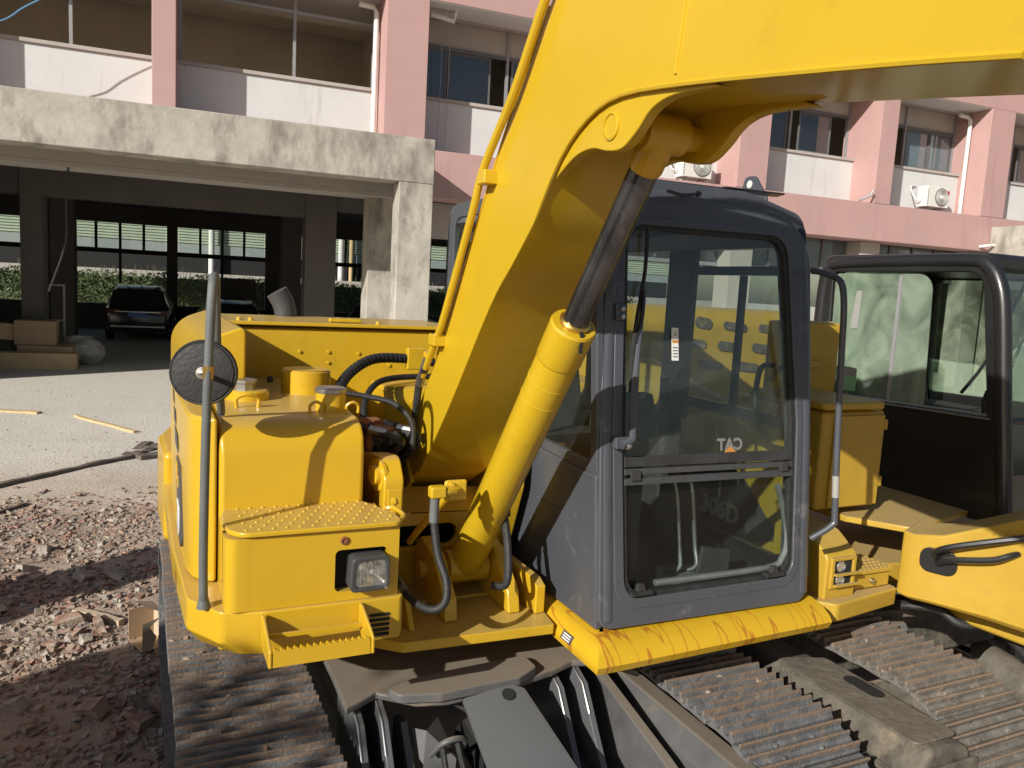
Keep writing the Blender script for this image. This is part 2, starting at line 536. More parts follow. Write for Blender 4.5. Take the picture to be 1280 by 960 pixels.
# ------------------------------------------------------------------ the ground
def ground_material():
    m = bpy.data.materials.new('yard_ground')
    m.use_nodes = True
    N, L = m.node_tree.nodes, m.node_tree.links
    b = N['Principled BSDF']
    b.inputs['Roughness'].default_value = 0.95
    tc = N.new('ShaderNodeTexCoord')
    sp = N.new('ShaderNodeSeparateXYZ')
    L.new(tc.outputs['Object'], sp.inputs[0])
    def noise_node(scale, detail=8, rough=0.65):
        n = N.new('ShaderNodeTexNoise')
        n.inputs['Scale'].default_value = scale
        n.inputs['Detail'].default_value = detail
        n.inputs['Roughness'].default_value = rough
        L.new(tc.outputs['Object'], n.inputs['Vector'])
        return n.outputs['Fac']
    def ramp(fac, stops):
        r = N.new('ShaderNodeValToRGB')
        e = r.color_ramp.elements
        e[0].position, e[0].color = stops[0][0], list(stops[0][1]) + [1]
        e[1].position, e[1].color = stops[-1][0], list(stops[-1][1]) + [1]
        for p, c in stops[1:-1]:
            x = e.new(p)
            x.color = list(c) + [1]
        L.new(fac, r.inputs['Fac'])
        return r.outputs['Color']
    def mix(f, a, c):
        x = N.new('ShaderNodeMixRGB')
        L.new(f, x.inputs['Fac']); L.new(a, x.inputs['Color1']); L.new(c, x.inputs['Color2'])
        return x.outputs['Color']
    def band(sock, lo, hi, wob, amt):
        a = N.new('ShaderNodeMath'); a.operation = 'MULTIPLY_ADD'
        L.new(wob, a.inputs[0]); a.inputs[1].default_value = amt; L.new(sock, a.inputs[2])
        r = N.new('ShaderNodeMapRange'); r.interpolation_type = 'SMOOTHSTEP'
        r.inputs['From Min'].default_value = lo; r.inputs['From Max'].default_value = hi
        L.new(a.outputs[0], r.inputs['Value'])
        return r.outputs[0]
    big = noise_node(0.5); mid = noise_node(3.0); fine = noise_node(26.0, 6); grit = noise_node(120.0, 3)
    lot = mix(grit, ramp(mid, [(0.3, (0.561, 0.525, 0.451)), (0.7, (0.659, 0.622, 0.549))]), ramp(fine, [(0.35, (0.488, 0.451, 0.390)), (0.65, (0.700, 0.695, 0.622))]))
    dirt = mix(grit, ramp(mid, [(0.3, (0.464, 0.390, 0.305)), (0.7, (0.586, 0.500, 0.403))]), ramp(fine, [(0.35, (0.415, 0.342, 0.268)), (0.65, (0.634, 0.549, 0.451))]))
    rub = mix(fine, ramp(mid, [(0.35, (0.342, 0.262, 0.201)), (0.65, (0.451, 0.354, 0.281))]), ramp(grit, [(0.4, (0.329, 0.256, 0.201)), (0.62, (0.439, 0.305, 0.232))]))
    c = mix(band(sp.outputs['Y'], 9.6, 11.2, big, 1.6), dirt, lot)
    c = mix(band(sp.outputs['Y'], 7.9, 8.9, mid, 0.9), rub, c)
    L.new(c, b.inputs['Base Color'])
    bp = N.new('ShaderNodeBump')
    bp.inputs['Strength'].default_value = 0.5
    bp.inputs['Distance'].default_value = 0.03
    L.new(fine, bp.inputs['Height'])
    L.new(bp.outputs[0], b.inputs['Normal'])
    return m

def ground_z(x, y):
    if y > 16.5 or x < -9 or x > 9 or y < -3:
        return 0.0
    k = max(0.0, min(1.0, (9.6 - y) / 2.0))
    far = max(0.0, min(1.0, (16.0 - y) / 3.0))
    h = 0.055 * noise.noise((x * 0.9, y * 0.9, 3.1)) + 0.028 * noise.noise((x * 3.1, y * 3.1, 7.7)) + 0.012 * noise.noise((x * 9, y * 9, 1.3))
    g = 0.016 * noise.noise((x * 1.1, y * 1.4, 5.0)) + 0.006 * noise.noise((x * 6, y * 6, 9.0))
    return h * k * 0.9 + g * far * (1 - k)

def make_ground():
    xs = [-900, -300, -100, -50, -25, -14, -9] + [-6 + 0.1 * i for i in range(83)] + [2.6 + 0.35 * i for i in range(18)] + [10, 14, 25, 50, 100, 300, 900]
    ys = [-900, -300, -100, -40, -15, -5, -2] + [0.5 * i for i in range(6)] + [3 + 0.085 * i for i in range(100)] + [11.6 + 0.25 * i for i in range(22)] + [18, 22, 30, 50, 100, 300, 1500]
    vs = [(x, y, ground_z(x, y)) for y in ys for x in xs]
    n = len(xs)
    fs = [(j * n + i, j * n + i + 1, (j + 1) * n + i + 1, (j + 1) * n + i) for j in range(len(ys) - 1) for i in range(n - 1)]
    MB().add(vs, fs).build('ground', ground_material(), kind='structure', angle=80)
make_ground()

# ------------------------------------------------------------------ the factory building (local axes: u along the front, n into it)
ROT = R(-3.7)
UX, UY = math.cos(R(3.7)), -math.sin(R(3.7))
NX, NY = math.sin(R(3.7)), math.cos(R(3.7))
def W(u, n, z=0.0):
    return Vector((u * UX + n * NX, u * UY + n * NY, z))

bld = thing('factory_building', 'long two storey pink and white factory building with open ground floor', 'building', (0, 0, 0), ROT, local=True)
FRONT, PANEL = 16.5, 17.36
cols = [(-13.6, -12.7), (-9.2, -8.7), (-5.2, -4.3), (-0.84, -0.43), (3.48, 4.36), (7.95, 8.4), (12.3, 13.2), (16.76, 17.35), (20.8, 21.75), (25.3, 25.8), (29.6, 30.5)]
for a, b in cols:
    MB().box(a, b, FRONT - 0.012, 17.8, 5.03, 8.02).build('column', 'pink', bld, bevel=0.012)
MB().box(-14.5, 31.5, FRONT, 17.34, 4.05, 5.03).build('lower_band', 'pink', bld, bevel=0.015)
MB().box(-14.5, 31.5, FRONT, 17.34, 8.02, 12.5).build('upper_band', 'pink', bld, bevel=0.015)
for i in range(len(cols) - 1):
    MB().box(cols[i][1] + 0.004, cols[i + 1][0] - 0.004, FRONT + 0.02, 17.335, 8.008, 8.0195).build('soffit_panel', 'white', bld)
MB().box(-14.5, 31.5, 17.34, 19.0, 8.03, 8.3).build('soffit', 'soffit', bld)
MB().box(-14.4, 31.4, 17.345, 33, 4.4, 4.62).build('floor_slab', 'garage', bld)
MB().box(-14.4, 31.4, 17.5, 21.9, 4.625, 4.68).build('floor_screed', 'loggia', bld)
MB().box(-14.4, 31.4, 19.3, 21.9, 8.5, 8.59).build('ceiling', 'loggia', bld)
MB().box(-14.4, 31.4, 19.0, 33, 8.6, 9.0).build('roof_slab', 'interior', bld)
MB().box(-14.4, 31.4, 22.0, 22.2, 4.62, 8.6).build('inner_wall', 'loggia', bld)
for u in (-14.3, 4.0, 31.0):
    MB().box(u, u + 0.2, 17.7, 22.0, 4.62, 8.6).build('cross_wall', 'loggia', bld)
MB().box(-14.4, 31.4, 18.9, 19.3, 8.0, 8.6).build('ceiling_beam', 'loggia', bld)

def window_bay(a, b, kind):
    wall = MB().box(a, b, PANEL, PANEL + 0.22, 5.03, 6.22).build('spandrel_panel', 'white', bld)
    MB().box(a, b, PANEL - 0.05, PANEL + 0.45, 6.222, 6.29).build('sill', 'soffit', wall)
    z0, z1, zt = 6.29, 8.02, 7.40
    y0, y1 = 17.62, 17.68
    fr = MB()
    if kind == 'open':
        f = fr.box(a, b, y0, y1, z0, z0 + 0.05).build('window_frame', 'alu', bld)
        for u in (a + 0.02, (a + b) / 2 + 0.25, b - 0.06):
            MB().box(u, u + 0.06, y0 - 0.004, y1 + 0.004, z0 + 0.05, 8.02).build('mullion', 'alu', f)
        MB().box(a, b, y0 + 0.01, y1 - 0.01, 7.62, 7.68).build('transom', 'alu', f)
        return
    w = b - a
    f = fr.box(a, b, y0, y1, z0, z0 + 0.06).build('window_frame', 'darkframe', bld)
    MB().box(a, b, y0 - 0.003, y1 + 0.003, zt, zt + 0.08).build('transom', 'darkframe', f)
    m = a + w * (0.60 if kind == 'left' else 0.42)
    for u in (a, b - 0.06, m):
        MB().box(u, u + 0.06, y0 - 0.006, y1 + 0.006, z0 + 0.06, z1).build('mullion', 'alu', f)
    MB().box(a, b, 17.66, 17.67, zt + 0.08, z1).build('fanlight', 'soffit', f)
    parts = {'left': [(0.0, 0.21, 0), (0.20, 0.5, 1), (0.62, 0.82, 0), (0.8, 0.97, 1)],
             'right': [(0.0, 0.30, 0), (0.44, 0.72, 1), (0.70, 0.98, 0)],
             'ajar': [(0.0, 0.40, 0), (0.50, 0.83, 1)]}[kind]
    for s0, s1, k in parts:
        p0, p1 = a + w * s0 + 0.06, a + w * s1
        y = 17.645 + 0.03 * k
        q = MB().box(p0, p1, y, y + 0.008, z0 + 0.1, zt - 0.03).build('pane', 'winglass', f)
        out = [(p0, y - 0.012, z0 + 0.06), (p1, y - 0.012, z0 + 0.06), (p1, y - 0.012, zt - 0.001), (p0, y - 0.012, zt - 0.001)]
        inn = [(p0 + 0.05, y - 0.012, z0 + 0.11), (p1 - 0.05, y - 0.012, z0 + 0.11), (p1 - 0.05, y - 0.012, zt - 0.05), (p0 + 0.05, y - 0.012, zt - 0.05)]
        MB().ring(out, inn, (0, 0.032, 0)).build('sash', 'darkframe', f)
        if kind == 'right':
            MB().box(p0 + 0.05, p1 - 0.05, y + 0.036, y + 0.042, z0 + 0.1, zt - 0.04).build('curtain', 'curtain', f)

bays = [(-12.7, -9.2, 'open'), (-8.7, -5.2, 'open'), (-4.3, -0.84, 'open'), (-0.43, 3.48, 'open'), (4.36, 7.95, 'left'), (8.4, 12.3, 'right'),
        (13.2, 16.76, 'ajar'), (17.35, 20.8, 'right'), (21.75, 25.3, 'ajar'), (25.8, 29.6, 'left')]
for a, b, k in bays:
    window_bay(a, b, k)
# ground floor openings to the right of the portico
for u in (8.0, 12.6, 16.9, 21.1, 25.4):
    MB().box(u, u + 0.7, 16.9, 17.5, 0, 4.04).build('ground_column', 'soffit', bld, bevel=0.01)
MB().box(4.4, 31, 17.45, 17.55, 3.25, 4.04).build('opening_lintel', 'soffit', bld)
for a, b in ((8.7, 12.6), (13.3, 16.9), (17.6, 21.1), (21.8, 25.4)):
    n = 4
    fm = MB().box(a, b, 17.40, 17.449, 3.10, 3.2).build('window_frame', 'alu', bld)
    for i in range(n):
        u0 = a + (b - a) * i / n
        MB().box(u0, u0 + 0.07, 17.38, 17.448, 3.2, 4.04).build('mullion', 'darkframe', fm)
        MB().box(u0 + 0.07, a + (b - a) * (i + 1) / n, 17.42, 17.43, 3.2, 4.04).build('pane', 'winglass', fm)
# garage inside
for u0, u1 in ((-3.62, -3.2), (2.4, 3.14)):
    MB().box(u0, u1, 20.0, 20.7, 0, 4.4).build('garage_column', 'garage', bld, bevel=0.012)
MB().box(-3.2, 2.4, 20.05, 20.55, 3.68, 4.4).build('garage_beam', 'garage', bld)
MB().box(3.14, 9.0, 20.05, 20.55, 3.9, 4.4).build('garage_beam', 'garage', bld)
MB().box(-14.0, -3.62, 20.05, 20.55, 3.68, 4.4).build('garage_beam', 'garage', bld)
for u0, u1 in ((3.3, 3.92), (-4.95, -4.25), (-13.2, -12.5)):
    MB().box(u0, u1, 16.75, 17.4, 0, 4.04).build('ground_column', 'concrete', bld, bevel=0.012)
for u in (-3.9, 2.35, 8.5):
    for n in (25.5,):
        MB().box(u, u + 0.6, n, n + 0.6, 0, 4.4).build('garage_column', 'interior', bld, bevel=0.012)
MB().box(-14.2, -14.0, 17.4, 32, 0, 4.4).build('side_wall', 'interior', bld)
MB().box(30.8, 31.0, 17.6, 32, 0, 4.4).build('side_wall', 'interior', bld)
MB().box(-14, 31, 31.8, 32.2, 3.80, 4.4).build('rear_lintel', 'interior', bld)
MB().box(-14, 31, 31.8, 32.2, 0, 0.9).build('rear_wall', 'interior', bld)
ops = []
u = -11.52
for k in range(12):
    ops += [(u, u + 3.1), (u + 3.46, u + 6.57)]
    u += 7.3
piers = [(-14, ops[0][0])] + [(ops[i][1], ops[i + 1][0]) for i in range(len(ops) - 1) if ops[i + 1][0] < 30]
for a, b in piers:
    if a < 30:
        MB().box(a, b, 31.8, 32.2, 0.9, 3.80).build('rear_pier', 'interior', bld)
for a, b in ops:
    if a > 12 or b < -6.5:
        continue
    f = MB().box(a, b, 31.95, 32.05, 2.72, 2.88).build('window_frame', 'hole', bld)
    for i in range(1, 4):
        x = a + (b - a) * i / 4
        MB().box(x - 0.045, x + 0.045, 31.96, 32.04, 2.88, 3.8).build('mullion', 'hole', f)
    x = (a + b) / 2
    MB().box(x - 0.045, x + 0.045, 31.96, 32.04, 0.9, 2.72).build('mullion', 'hole', f)
    for i in range(4):
        x0, x1 = a + (b - a) * i / 4, a + (b - a) * (i + 1) / 4
        MB().box(x0 + 0.045, x1 - 0.045, 31.99, 32.0, 2.88, 3.8).build('pane', M['cabglass'], f)
# drain pipes and small fittings
for u in (3.38, 20.66):
    p = MB().tube([(u, 17.05, 5.06), (u, 17.05, 7.75), (u - 0.05, 17.12, 7.86), (u - 0.35, 17.14, 7.88)], 0.055, 10)
    p.build('drain_pipe', 'pvc', bld)
MB().tube([(4.5, 16.9, 7.86), (5.0, 16.9, 7.80), (5.05, 16.9, 8.05)], 0.05, 8).build('drain_pipe', 'pvc', bld)
MB().tube([(16.3, 16.52, 5.06), (16.55, 16.40, 5.2), (16.6, 16.38, 5.34)], 0.035, 8).build('spout', 'alu', bld)
MB().tube([(20.9, 16.48, 4.16), (21.05, 16.3, 4.2), (21.3, 16.3, 4.22)], 0.04, 8).build('spout', 'pvc', bld)
for u in (4.75, 4.92):
    MB().tube([(u, 16.95, 5.06), (u + 0.03, 16.95, 6.6), (u, 16.9, 8.02)], 0.007, 5).build('wire', 'alu', bld)

def ac_unit(u, label):
    t = thing('air_conditioner', label, 'air conditioner', W(u, 16.78, 5.03), ROT, 'air conditioner units on the white wall panels', local=True)
    MB().box(0, 0.86, 0, 0.34, 0.14, 0.72).build('casing', 'acwhite', t, bevel=0.02)
    MB().lathe((0.55, -0.004, 0.43), (0, -1, 0), [(0.245, 0), (0.25, 0.015), (0.235, 0.02)], 28).build('fan_recess', 'greyplastic', t)
    for k in range(6):
        r = 0.04 + 0.036 * k
        pts = [(0.55 + r * math.cos(a * math.pi / 12), -0.032, 0.43 + r * math.sin(a * math.pi / 12)) for a in range(25)]
        MB().tube(pts, 0.007, 5).build('fan_guard', 'acwhite', t)
    MB().lathe((0.55, -0.03, 0.43), (0, -1, 0), [(0.06, 0), (0.05, 0.015)], 16).build('hub', 'acwhite', t)
    MB().box(0.73, 0.845, -0.008, -0.002, 0.50, 0.62).build('badge', 'red', t)
    for k in range(7):
        MB().box(0.03, 0.045, -0.012, -0.002, 0.2 + 0.065 * k, 0.235 + 0.065 * k).build('grille', 'greyplastic', t)
    for x in (0.12, 0.7):
        MB().tube([(x, 0.5, 0.12), (x, -0.03, 0.12), (x, 0.5, -0.02)], 0.018, 6).build('bracket', 'darkframe', t)
    MB().tube([(-0.01, 0.18, 0.3), (-0.12, 0.2, 0.3), (-0.2, 0.3, 0.45), (-0.1, 0.5, 0.72), (0.1, 0.52, 0.78)], 0.018, 8, sm=4).build('pipe', 'pvc', t)
ac_unit(19.0, 'white air conditioner outdoor unit on the far right wall panel beside the white drain pipe')
ac_unit(10.9, 'white air conditioner outdoor unit seen between the boom and the front cab roof')

# ------------------------------------------------------------------ concrete portico
MB().box(-12.3, 3.74, 16.455, 17.25, 3.96, 4.05 - 0.004).build('soffit_strip', 'soffit', bld)
MB().box(-12.3, 3.74, 16.455, 16.497, 4.05, 4.6).build('band_backing', 'soffit', bld)
por = thing('concrete_portico', 'bare grey concrete portico frame in front of the open garage', 'portico', (0, 0, 0), ROT, local=True)
def wavy_slab(u0, u1, n0, n1, z0, z1):
    return MB().box(u0, u1, n0, n1, z0, z1)
wavy_slab(-13.0, 4.13, 14.8, 15.35, 4.10, 4.93).build('front_beam', 'concrete', por, bevel=0.02)
wavy_slab(-13.0, 4.12, 15.35, 16.45, 4.6, 4.9).build('roof_slab', 'concrete', por)
wavy_slab(3.75, 4.12, 15.35, 16.45, 4.10, 4.6).build('side_beam', 'concrete', por, bevel=0.015)
MB().box(3.46, 4.125, 14.802, 15.3, 0, 4.10).build('column', 'concrete', por, bevel=0.02)
MB().box(-13, -12.3, 14.802, 15.3, 0, 4.10).build('column', 'concrete', por, bevel=0.02)
MB().box(-4.95, -4.75, 17.42, 20.0, 0, 4.04).build('side_wall', 'garage', por)  # out-of-view wall added to fill the ground shadow at the left
o = MB().tube([W(-2.15, 16.4, 4.59), W(-2.2, 16.5, 4.1), W(-2.27, 16.6, 3.3), W(-2.3, 16.7, 2.6), W(-2.6, 16.8, 1.7)], 0.018, 6, sm=3).build('hanging_cable', 'rubber')
tag(o, 'black cable hanging from the portico ceiling in the garage', 'cable')
o = MB().tube([W(u_, 16.4, z_) for u_, z_ in [(-3.663, 6.103), (-3.197, 6.285), (-3.031, 6.392), (-2.838, 6.570), (-2.450, 6.836), (-2.105, 7.032)]], 0.012, 6, sm=3).build('blue_cable', 'cable')
tag(o, 'thin blue cable slung across the open upper window at top left', 'cable')
# concrete block wall end at the far right
o = MB().box(21.3, 30, 15.2, 16.48, 0, 4.75).build('concrete_porch', 'concrete', base=None, bevel=0.02)
o.rotation_euler = (0, 0, ROT)
tag(o, 'bare concrete porch block at the far right end of the facade', 'wall')

# ------------------------------------------------------------------ behind the garage
cb = thing('green_shed', 'pale green clad shed in sunlight beyond the garage windows', 'building', W(0, 47, 0), ROT, local=True)
MB().box(-22, 30, 0, 8, 0, 3.2).build('dark_void', 'hole', cb)  # near-black colour stands in for the shaded void below the cladding
MB().box(-22, 30, -0.03, 8, 3.2, 7.6).build('upper_wall', 'corrdark', cb)
sl = MB()
for k in range(26):
    z = 3.72 + k * 0.15
    sl.ext([(-22, -0.02, z), (-22, -0.09, z + 0.02), (-22, -0.09, z + 0.10), (-22, -0.02, z + 0.125)], (52, 0, 0))
sl.build('cladding_ribs', 'corr', cb, kind='stuff')
for u in (-7.6, 0.6, 7.6):
    MB().cyl((u, -0.5, 0), (u, -0.5, 7), 0.16, 12).build('post', 'pvc', cb)
for u in (-6.9, 8.2):
    MB().cyl((u, -0.45, 0), (u, -0.45, 7), 0.12, 12).build('post', 'wood', cb)
kb = MB().box(-25, 32, 44.2, 44.5, 0, 2.14).build('boundary_wall', 'soffit')
kb.rotation_euler = (0, 0, ROT)
tag(kb, 'low pale boundary wall behind the hedge', 'wall')
def hedge():
    rr = random.Random(3)
    mb = MB()
    for i in range(15000):
        u = rr.uniform(-20, 24)
        h = 2.02 + 0.2 * noise.noise((u * 0.9, 0, 0)) + 0.15 * noise.noise((u * 3, 4, 0))
        c = W(u, 41.4 + rr.uniform(-0.7, 0.7), rr.uniform(0.1, 1) ** 0.6 * h)
        s = rr.uniform(0.05, 0.12)
        a = Vector((rr.uniform(-1, 1), rr.uniform(-1, 1), rr.uniform(-0.6, 1))).normalized()
        b = a.orthogonal().normalized()
        d = a.cross(b)
        mb.add([c - b * s, c + d * s * 0.5 + a * s * 0.3, c + b * s, c - d * s * 0.5 + a * s * 0.3], [(0, 1, 2, 3)])
    for i in range(160):
        u = rr.uniform(-8, 12)
        p = W(u, 41.2 + rr.uniform(-0.4, 0.4), 1.5)
        q = p + Vector((rr.uniform(-0.3, 0.3), 0, rr.uniform(0.3, 0.9)))
        mb.tube([p, q], 0.012, 3)
    core = [W(u, n, z) for u, n, z in ((-20, 41.2, 0), (24, 41.2, 0), (24, 41.9, 0), (-20, 41.9, 0), (-20, 41.35, 1.84), (24, 41.35, 1.84), (24, 41.7, 1.84), (-20, 41.7, 1.84))]
    mb.add(core, [(0, 3, 2, 1), (4, 5, 6, 7), (0, 1, 5, 4), (1, 2, 6, 5), (2, 3, 7, 6), (3, 0, 4, 7)])
    o = mb.build('hedge', 'leaf')
    tag(o, 'low green hedge in the sun beyond the garage windows', 'hedge')
hedge()

# ------------------------------------------------------------------ cars in the garage
def car(label, loc, rotz, suv=True, group='cars parked in the dark garage'):
    t = thing('parked_car', label, 'car', loc, rotz, group, local=True)
    # y = 0 is the tail, the nose points to +y; sections: (y, half width low, half width belt, half width roof, z low, z belt, z roof)
    H = 1.68 if suv else 1.46
    B = 1.02 if suv else 0.92
    secs = [(0.0, 0.72, 0.78, 0.76, 0.42, B - 0.1, B - 0.06), (0.06, 0.84, 0.88, 0.80, 0.30, B, B + 0.03), (0.35, 0.90, 0.91, 0.66, 0.24, B + 0.03, H - 0.10),
            (0.75, 0.92, 0.93, 0.64, 0.22, B + 0.03, H), (2.0, 0.93, 0.93, 0.64, 0.22, B + 0.02, H), (2.7, 0.93, 0.93, 0.62, 0.22, B, H - 0.09),
            (3.35, 0.92, 0.92, 0.74, 0.22, B - 0.02, B + 0.06), (4.3, 0.90, 0.88, 0.75, 0.24, B - 0.14, B - 0.1), (4.55, 0.74, 0.72, 0.66, 0.32, B - 0.3, B - 0.27)]
    vs, fs = [], []
    for y, a, b, c, z0, z1, z2 in secs:
        half = [(a * 0.9, z0), (a, z0 + 0.16), (b, z1 - 0.12), (b - 0.02, z1), (c, z2 - 0.05), (c - 0.08, z2)]
        ring = half + [(-x, z) for x, z in reversed(half)]
        vs += [(x, y, z) for x, z in ring]
    n = 12
    for i in range(len(secs) - 1):
        for k in range(n):
            fs.append((i * n + k, i * n + (k + 1) % n, (i + 1) * n + (k + 1) % n, (i + 1) * n + k))
    fs += [list(range(n)), list(range((len(secs) - 1) * n, len(secs) * n))]
    MB().add(vs, fs).build('body', 'carpaint', t, bevel=0.03)
    w = 0.66
    MB().ext([(-w - 0.06, 0.09, B + 0.06), (w + 0.06, 0.09, B + 0.06), (w - 0.06, 0.31, H - 0.13), (-w + 0.06, 0.31, H - 0.13)], (0, -0.025, 0.012)).build('rear_window', 'carglass', t)
    for s in (-1, 1):
        MB().tube([(s * 0.80, 0.06, B + 0.05), (s * 0.66, 0.36, H - 0.09), (s * 0.62, 0.75, H + 0.005), (s * 0.61, 2.0, H + 0.01), (s * 0.60, 2.7, H - 0.08)], 0.018, 6).build('roof_rail', 'bright', t)
        MB().ext([(s * 0.88, 0.5, B + 0.07), (s * 0.915, 2.9, B + 0.05), (s * 0.68, 2.5, H - 0.16), (s * 0.68, 0.75, H - 0.13)], (s * 0.012, 0, 0.004)).build('side_window', 'carglass', t)
        tl = MB().box(min(s * 0.50, s * 0.80), max(s * 0.50, s * 0.80), -0.012, 0.05, B - 0.16, B - 0.05)
        tl.build('tail_light', 'lamp_red', t, bevel=0.01)
        for y in (0.85, 3.65):
            wh = MB().lathe((s * 0.72, y, 0.34), (s, 0, 0), [(0.2, 0), (0.33, 0.01), (0.34, 0.06), (0.34, 0.18), (0.32, 0.21), (0.22, 0.215)], 24).build('wheel', 'rubber', t)
            MB().lathe((s * 0.935, y, 0.34), (s, 0, 0), [(0.21, 0), (0.20, 0.012), (0.06, 0.006)], 20).build('rim', 'steel', wh)
    MB().box(-0.25, 0.25, -0.03, -0.012, B - 0.24, B - 0.13).build('number_plate', 'plate_blue', t)
    MB().box(-0.62, 0.62, -0.022, 0.02, B - 0.12, B - 0.095).build('chrome_strip', 'bright', t)
    MB().box(-0.75, 0.75, -0.03, 0.05, 0.44, 0.5).build('bumper_trim', 'steel', t, bevel=0.01)
    return t
car('black suv with a blue plate and roof rails parked tail out, leftmost in the garage', W(-1.72, 26.2, 0), ROT)
car('black low car behind the grab rail of the front excavator, tail towards the yard', W(1.05, 26.8, -0.12), ROT + R(4), suv=False)
car('dark car half hidden by the lit portico column, right end of the garage', W(5.2, 26.0, 0), ROT + R(-38), suv=False)

# ------------------------------------------------------------------ junk at the left of the garage
def jbox(name, u, n, z, a, b, c, rot, m, label, cat, group=None, flaps=True):
    t = thing(name, label, cat, W(u, n, z), ROT + rot, group, local=True)
    MB().box(-a / 2, a / 2, -b / 2, b / 2, 0, c).build('carton', m, t, bevel=0.008)
    MB().box(-a / 2 - 0.002, a / 2 + 0.002, -0.03, 0.03, c - 0.10, c + 0.003).build('tape', 'cardpale', t)
    MB().box(-a / 2 + 0.01, -0.004, -b / 2 + 0.01, b / 2 - 0.01, c, c + 0.006).build('flap', m, t)
    return t
jbox('cardboard_box', -3.28, 19.7, 0.46, 0.78, 0.6, 0.52, 0.05, 'card', 'brown cardboard box, upper one of the stack beside the garage column', 'box')
jbox('cardboard_box', -3.05, 19.6, 0.0, 1.05, 0.7, 0.455, -0.04, 'card', 'wide brown cardboard box underneath another box at the garage column', 'box')
def beam(label, u0, u1, n, z0, z1, d, rz=0.0, m='wood', tilt=0.0):
    t = MB().box(u0, u1, -d / 2, d / 2, z0, z1)
    o = t.build('timber_beam', m, bevel=0.006)
    o.location = W(0, n, 0)
    o.rotation_euler = (0, tilt, ROT + rz)
    tag(o, label, 'timber')
    return o
beam('thick sawn timber beam lying on the shaded concrete at the far left', -4.9, -2.42, 19.05, 0.0, 0.34, 0.36)
beam('slanted wide timber offcut lying behind the thick beam at far left', -5.0, -3.15, 19.62, 0.36, 0.7, 0.3, 0.0, 'wood', R(3))
def sack(i, p, s, label):
    rr = random.Random(i)
    vs, fs = [], []
    n, m = 14, 9
    for a in range(m + 1):
        th = math.pi * a / m
        for k in range(n):
            ph = 2 * math.pi * k / n
            d = Vector((math.sin(th) * math.cos(ph), math.sin(th) * math.sin(ph), math.cos(th)))
            q = 1 + 0.28 * noise.noise(d * 1.8 + Vector((i * 7.1, 0, 0))) + 0.1 * noise.noise(d * 6 + Vector((i, 3, 0)))
            vs.append(Vector((d.x * s[0] * q, d.y * s[1] * q, max(0, s[2] + d.z * s[2] * q))) + p)
    for a in range(m):
        for k in range(n):
            fs.append((a * n + k, a * n + (k + 1) % n, (a + 1) * n + (k + 1) % n, (a + 1) * n + k))
    o = MB().add(vs, fs).build('sack', 'bag', base=p)
    tag(o, label, 'sack', 'crumpled sacks beside the cardboard boxes')
sack(1, W(-2.35, 19.9, 0), (0.36, 0.3, 0.30), 'crumpled pale sack right of the two cardboard boxes')
sack(2, W(-2.5, 20.1, 0.42), (0.3, 0.26, 0.12), 'small crumpled sack on top of the pale sack by the boxes')
sack(3, W(-4.2, 20.6, 0), (0.5, 0.4, 0.42), 'dark heaped sack behind the timber beams at far left')
lad = thing('metal_frame_stand', 'thin pale metal frame standing behind the cardboard boxes', 'stand', W(-3.2, 20.9, 0), ROT, local=True)
for x in (-0.28, 0.28):
    MB().box(x - 0.02, x + 0.02, -0.02, 0.02, 0, 1.75).build('leg', 'soffit', lad)
for z in (1.71, 0.9):
    MB().box(-0.259, 0.259, -0.016, 0.016, z, z + 0.038).build('rail', 'soffit', lad)
pb = MB().box(-0.5, 0.75, 0, 0.1, 0, 2.05)
o = pb.build('grey_panel', 'interior')
o.location = W(1.15, 30.2, 0); o.rotation_euler = (0, 0, ROT)
tag(o, 'upright dark board standing against the rear garage windows', 'board')

# ------------------------------------------------------------------ things lying in the yard
def strip(name, label, a, b, w, h, m, cat, seg=8, wob=0.01):
    a, b = Vector(a), Vector(b)
    d = (b - a).normalized()
    s = d.cross(Vector((0, 0, 1))).normalized() * w / 2
    vs, fs = [], []
    for i in range(seg + 1):
        p = a.lerp(b, i / seg)
        k = wob * noise.noise((i * 0.8, a.x, a.y))
        z = ground_z(p.x, p.y) + p.z
        q = Vector((p.x, p.y, z)) + s * 8 * k
        vs += [q - s + Vector((0, 0, -0.005)), q + s + Vector((0, 0, -0.005)), q + s + Vector((0, 0, h + k)), q - s + Vector((0, 0, h + k))]
    for i in range(seg):
        for k in range(4):
            fs.append((i * 4 + k, i * 4 + (k + 1) % 4, i * 4 + 4 + (k + 1) % 4, i * 4 + 4 + k))
    fs += [(0, 1, 2, 3), (seg * 4 + 3, seg * 4 + 2, seg * 4 + 1, seg * 4)]
    o = MB().add(vs, fs).build(name, m, base=a)
    return tag(o, label, cat)
def g3(l, z=0.0):
    return [(x, y, z) for x, y in l]
a, b = g3([(-2.295, 13.838), (-1.339, 13.372)])
strip('wood_strip', 'pale splintered wood strip at the left edge of the concrete yard', a, b, 0.12, 0.03, 'wood', 'wood strip')
a, b = g3([(-0.839, 13.032), (-0.038, 11.652)])
strip('wood_strip', 'thin pale batten lying alone on the sunlit yard', a, b, 0.07, 0.03, 'wood', 'wood strip')
a, b = g3([(-1.581, 8.660), (-0.050, 10.092)])
strip('edge_board', 'long dark half buried board across the dirt at left', a, b, 0.065, 0.04, 'darkwood', 'board', 14, 0.02)
a, b = g3([(-0.016, 9.998), (0.361, 10.191)])
strip('edge_board', 'short dark broken board next to the hood of the front excavator', a, b, 0.16, 0.05, 'darkwood', 'board', 6, 0.02)
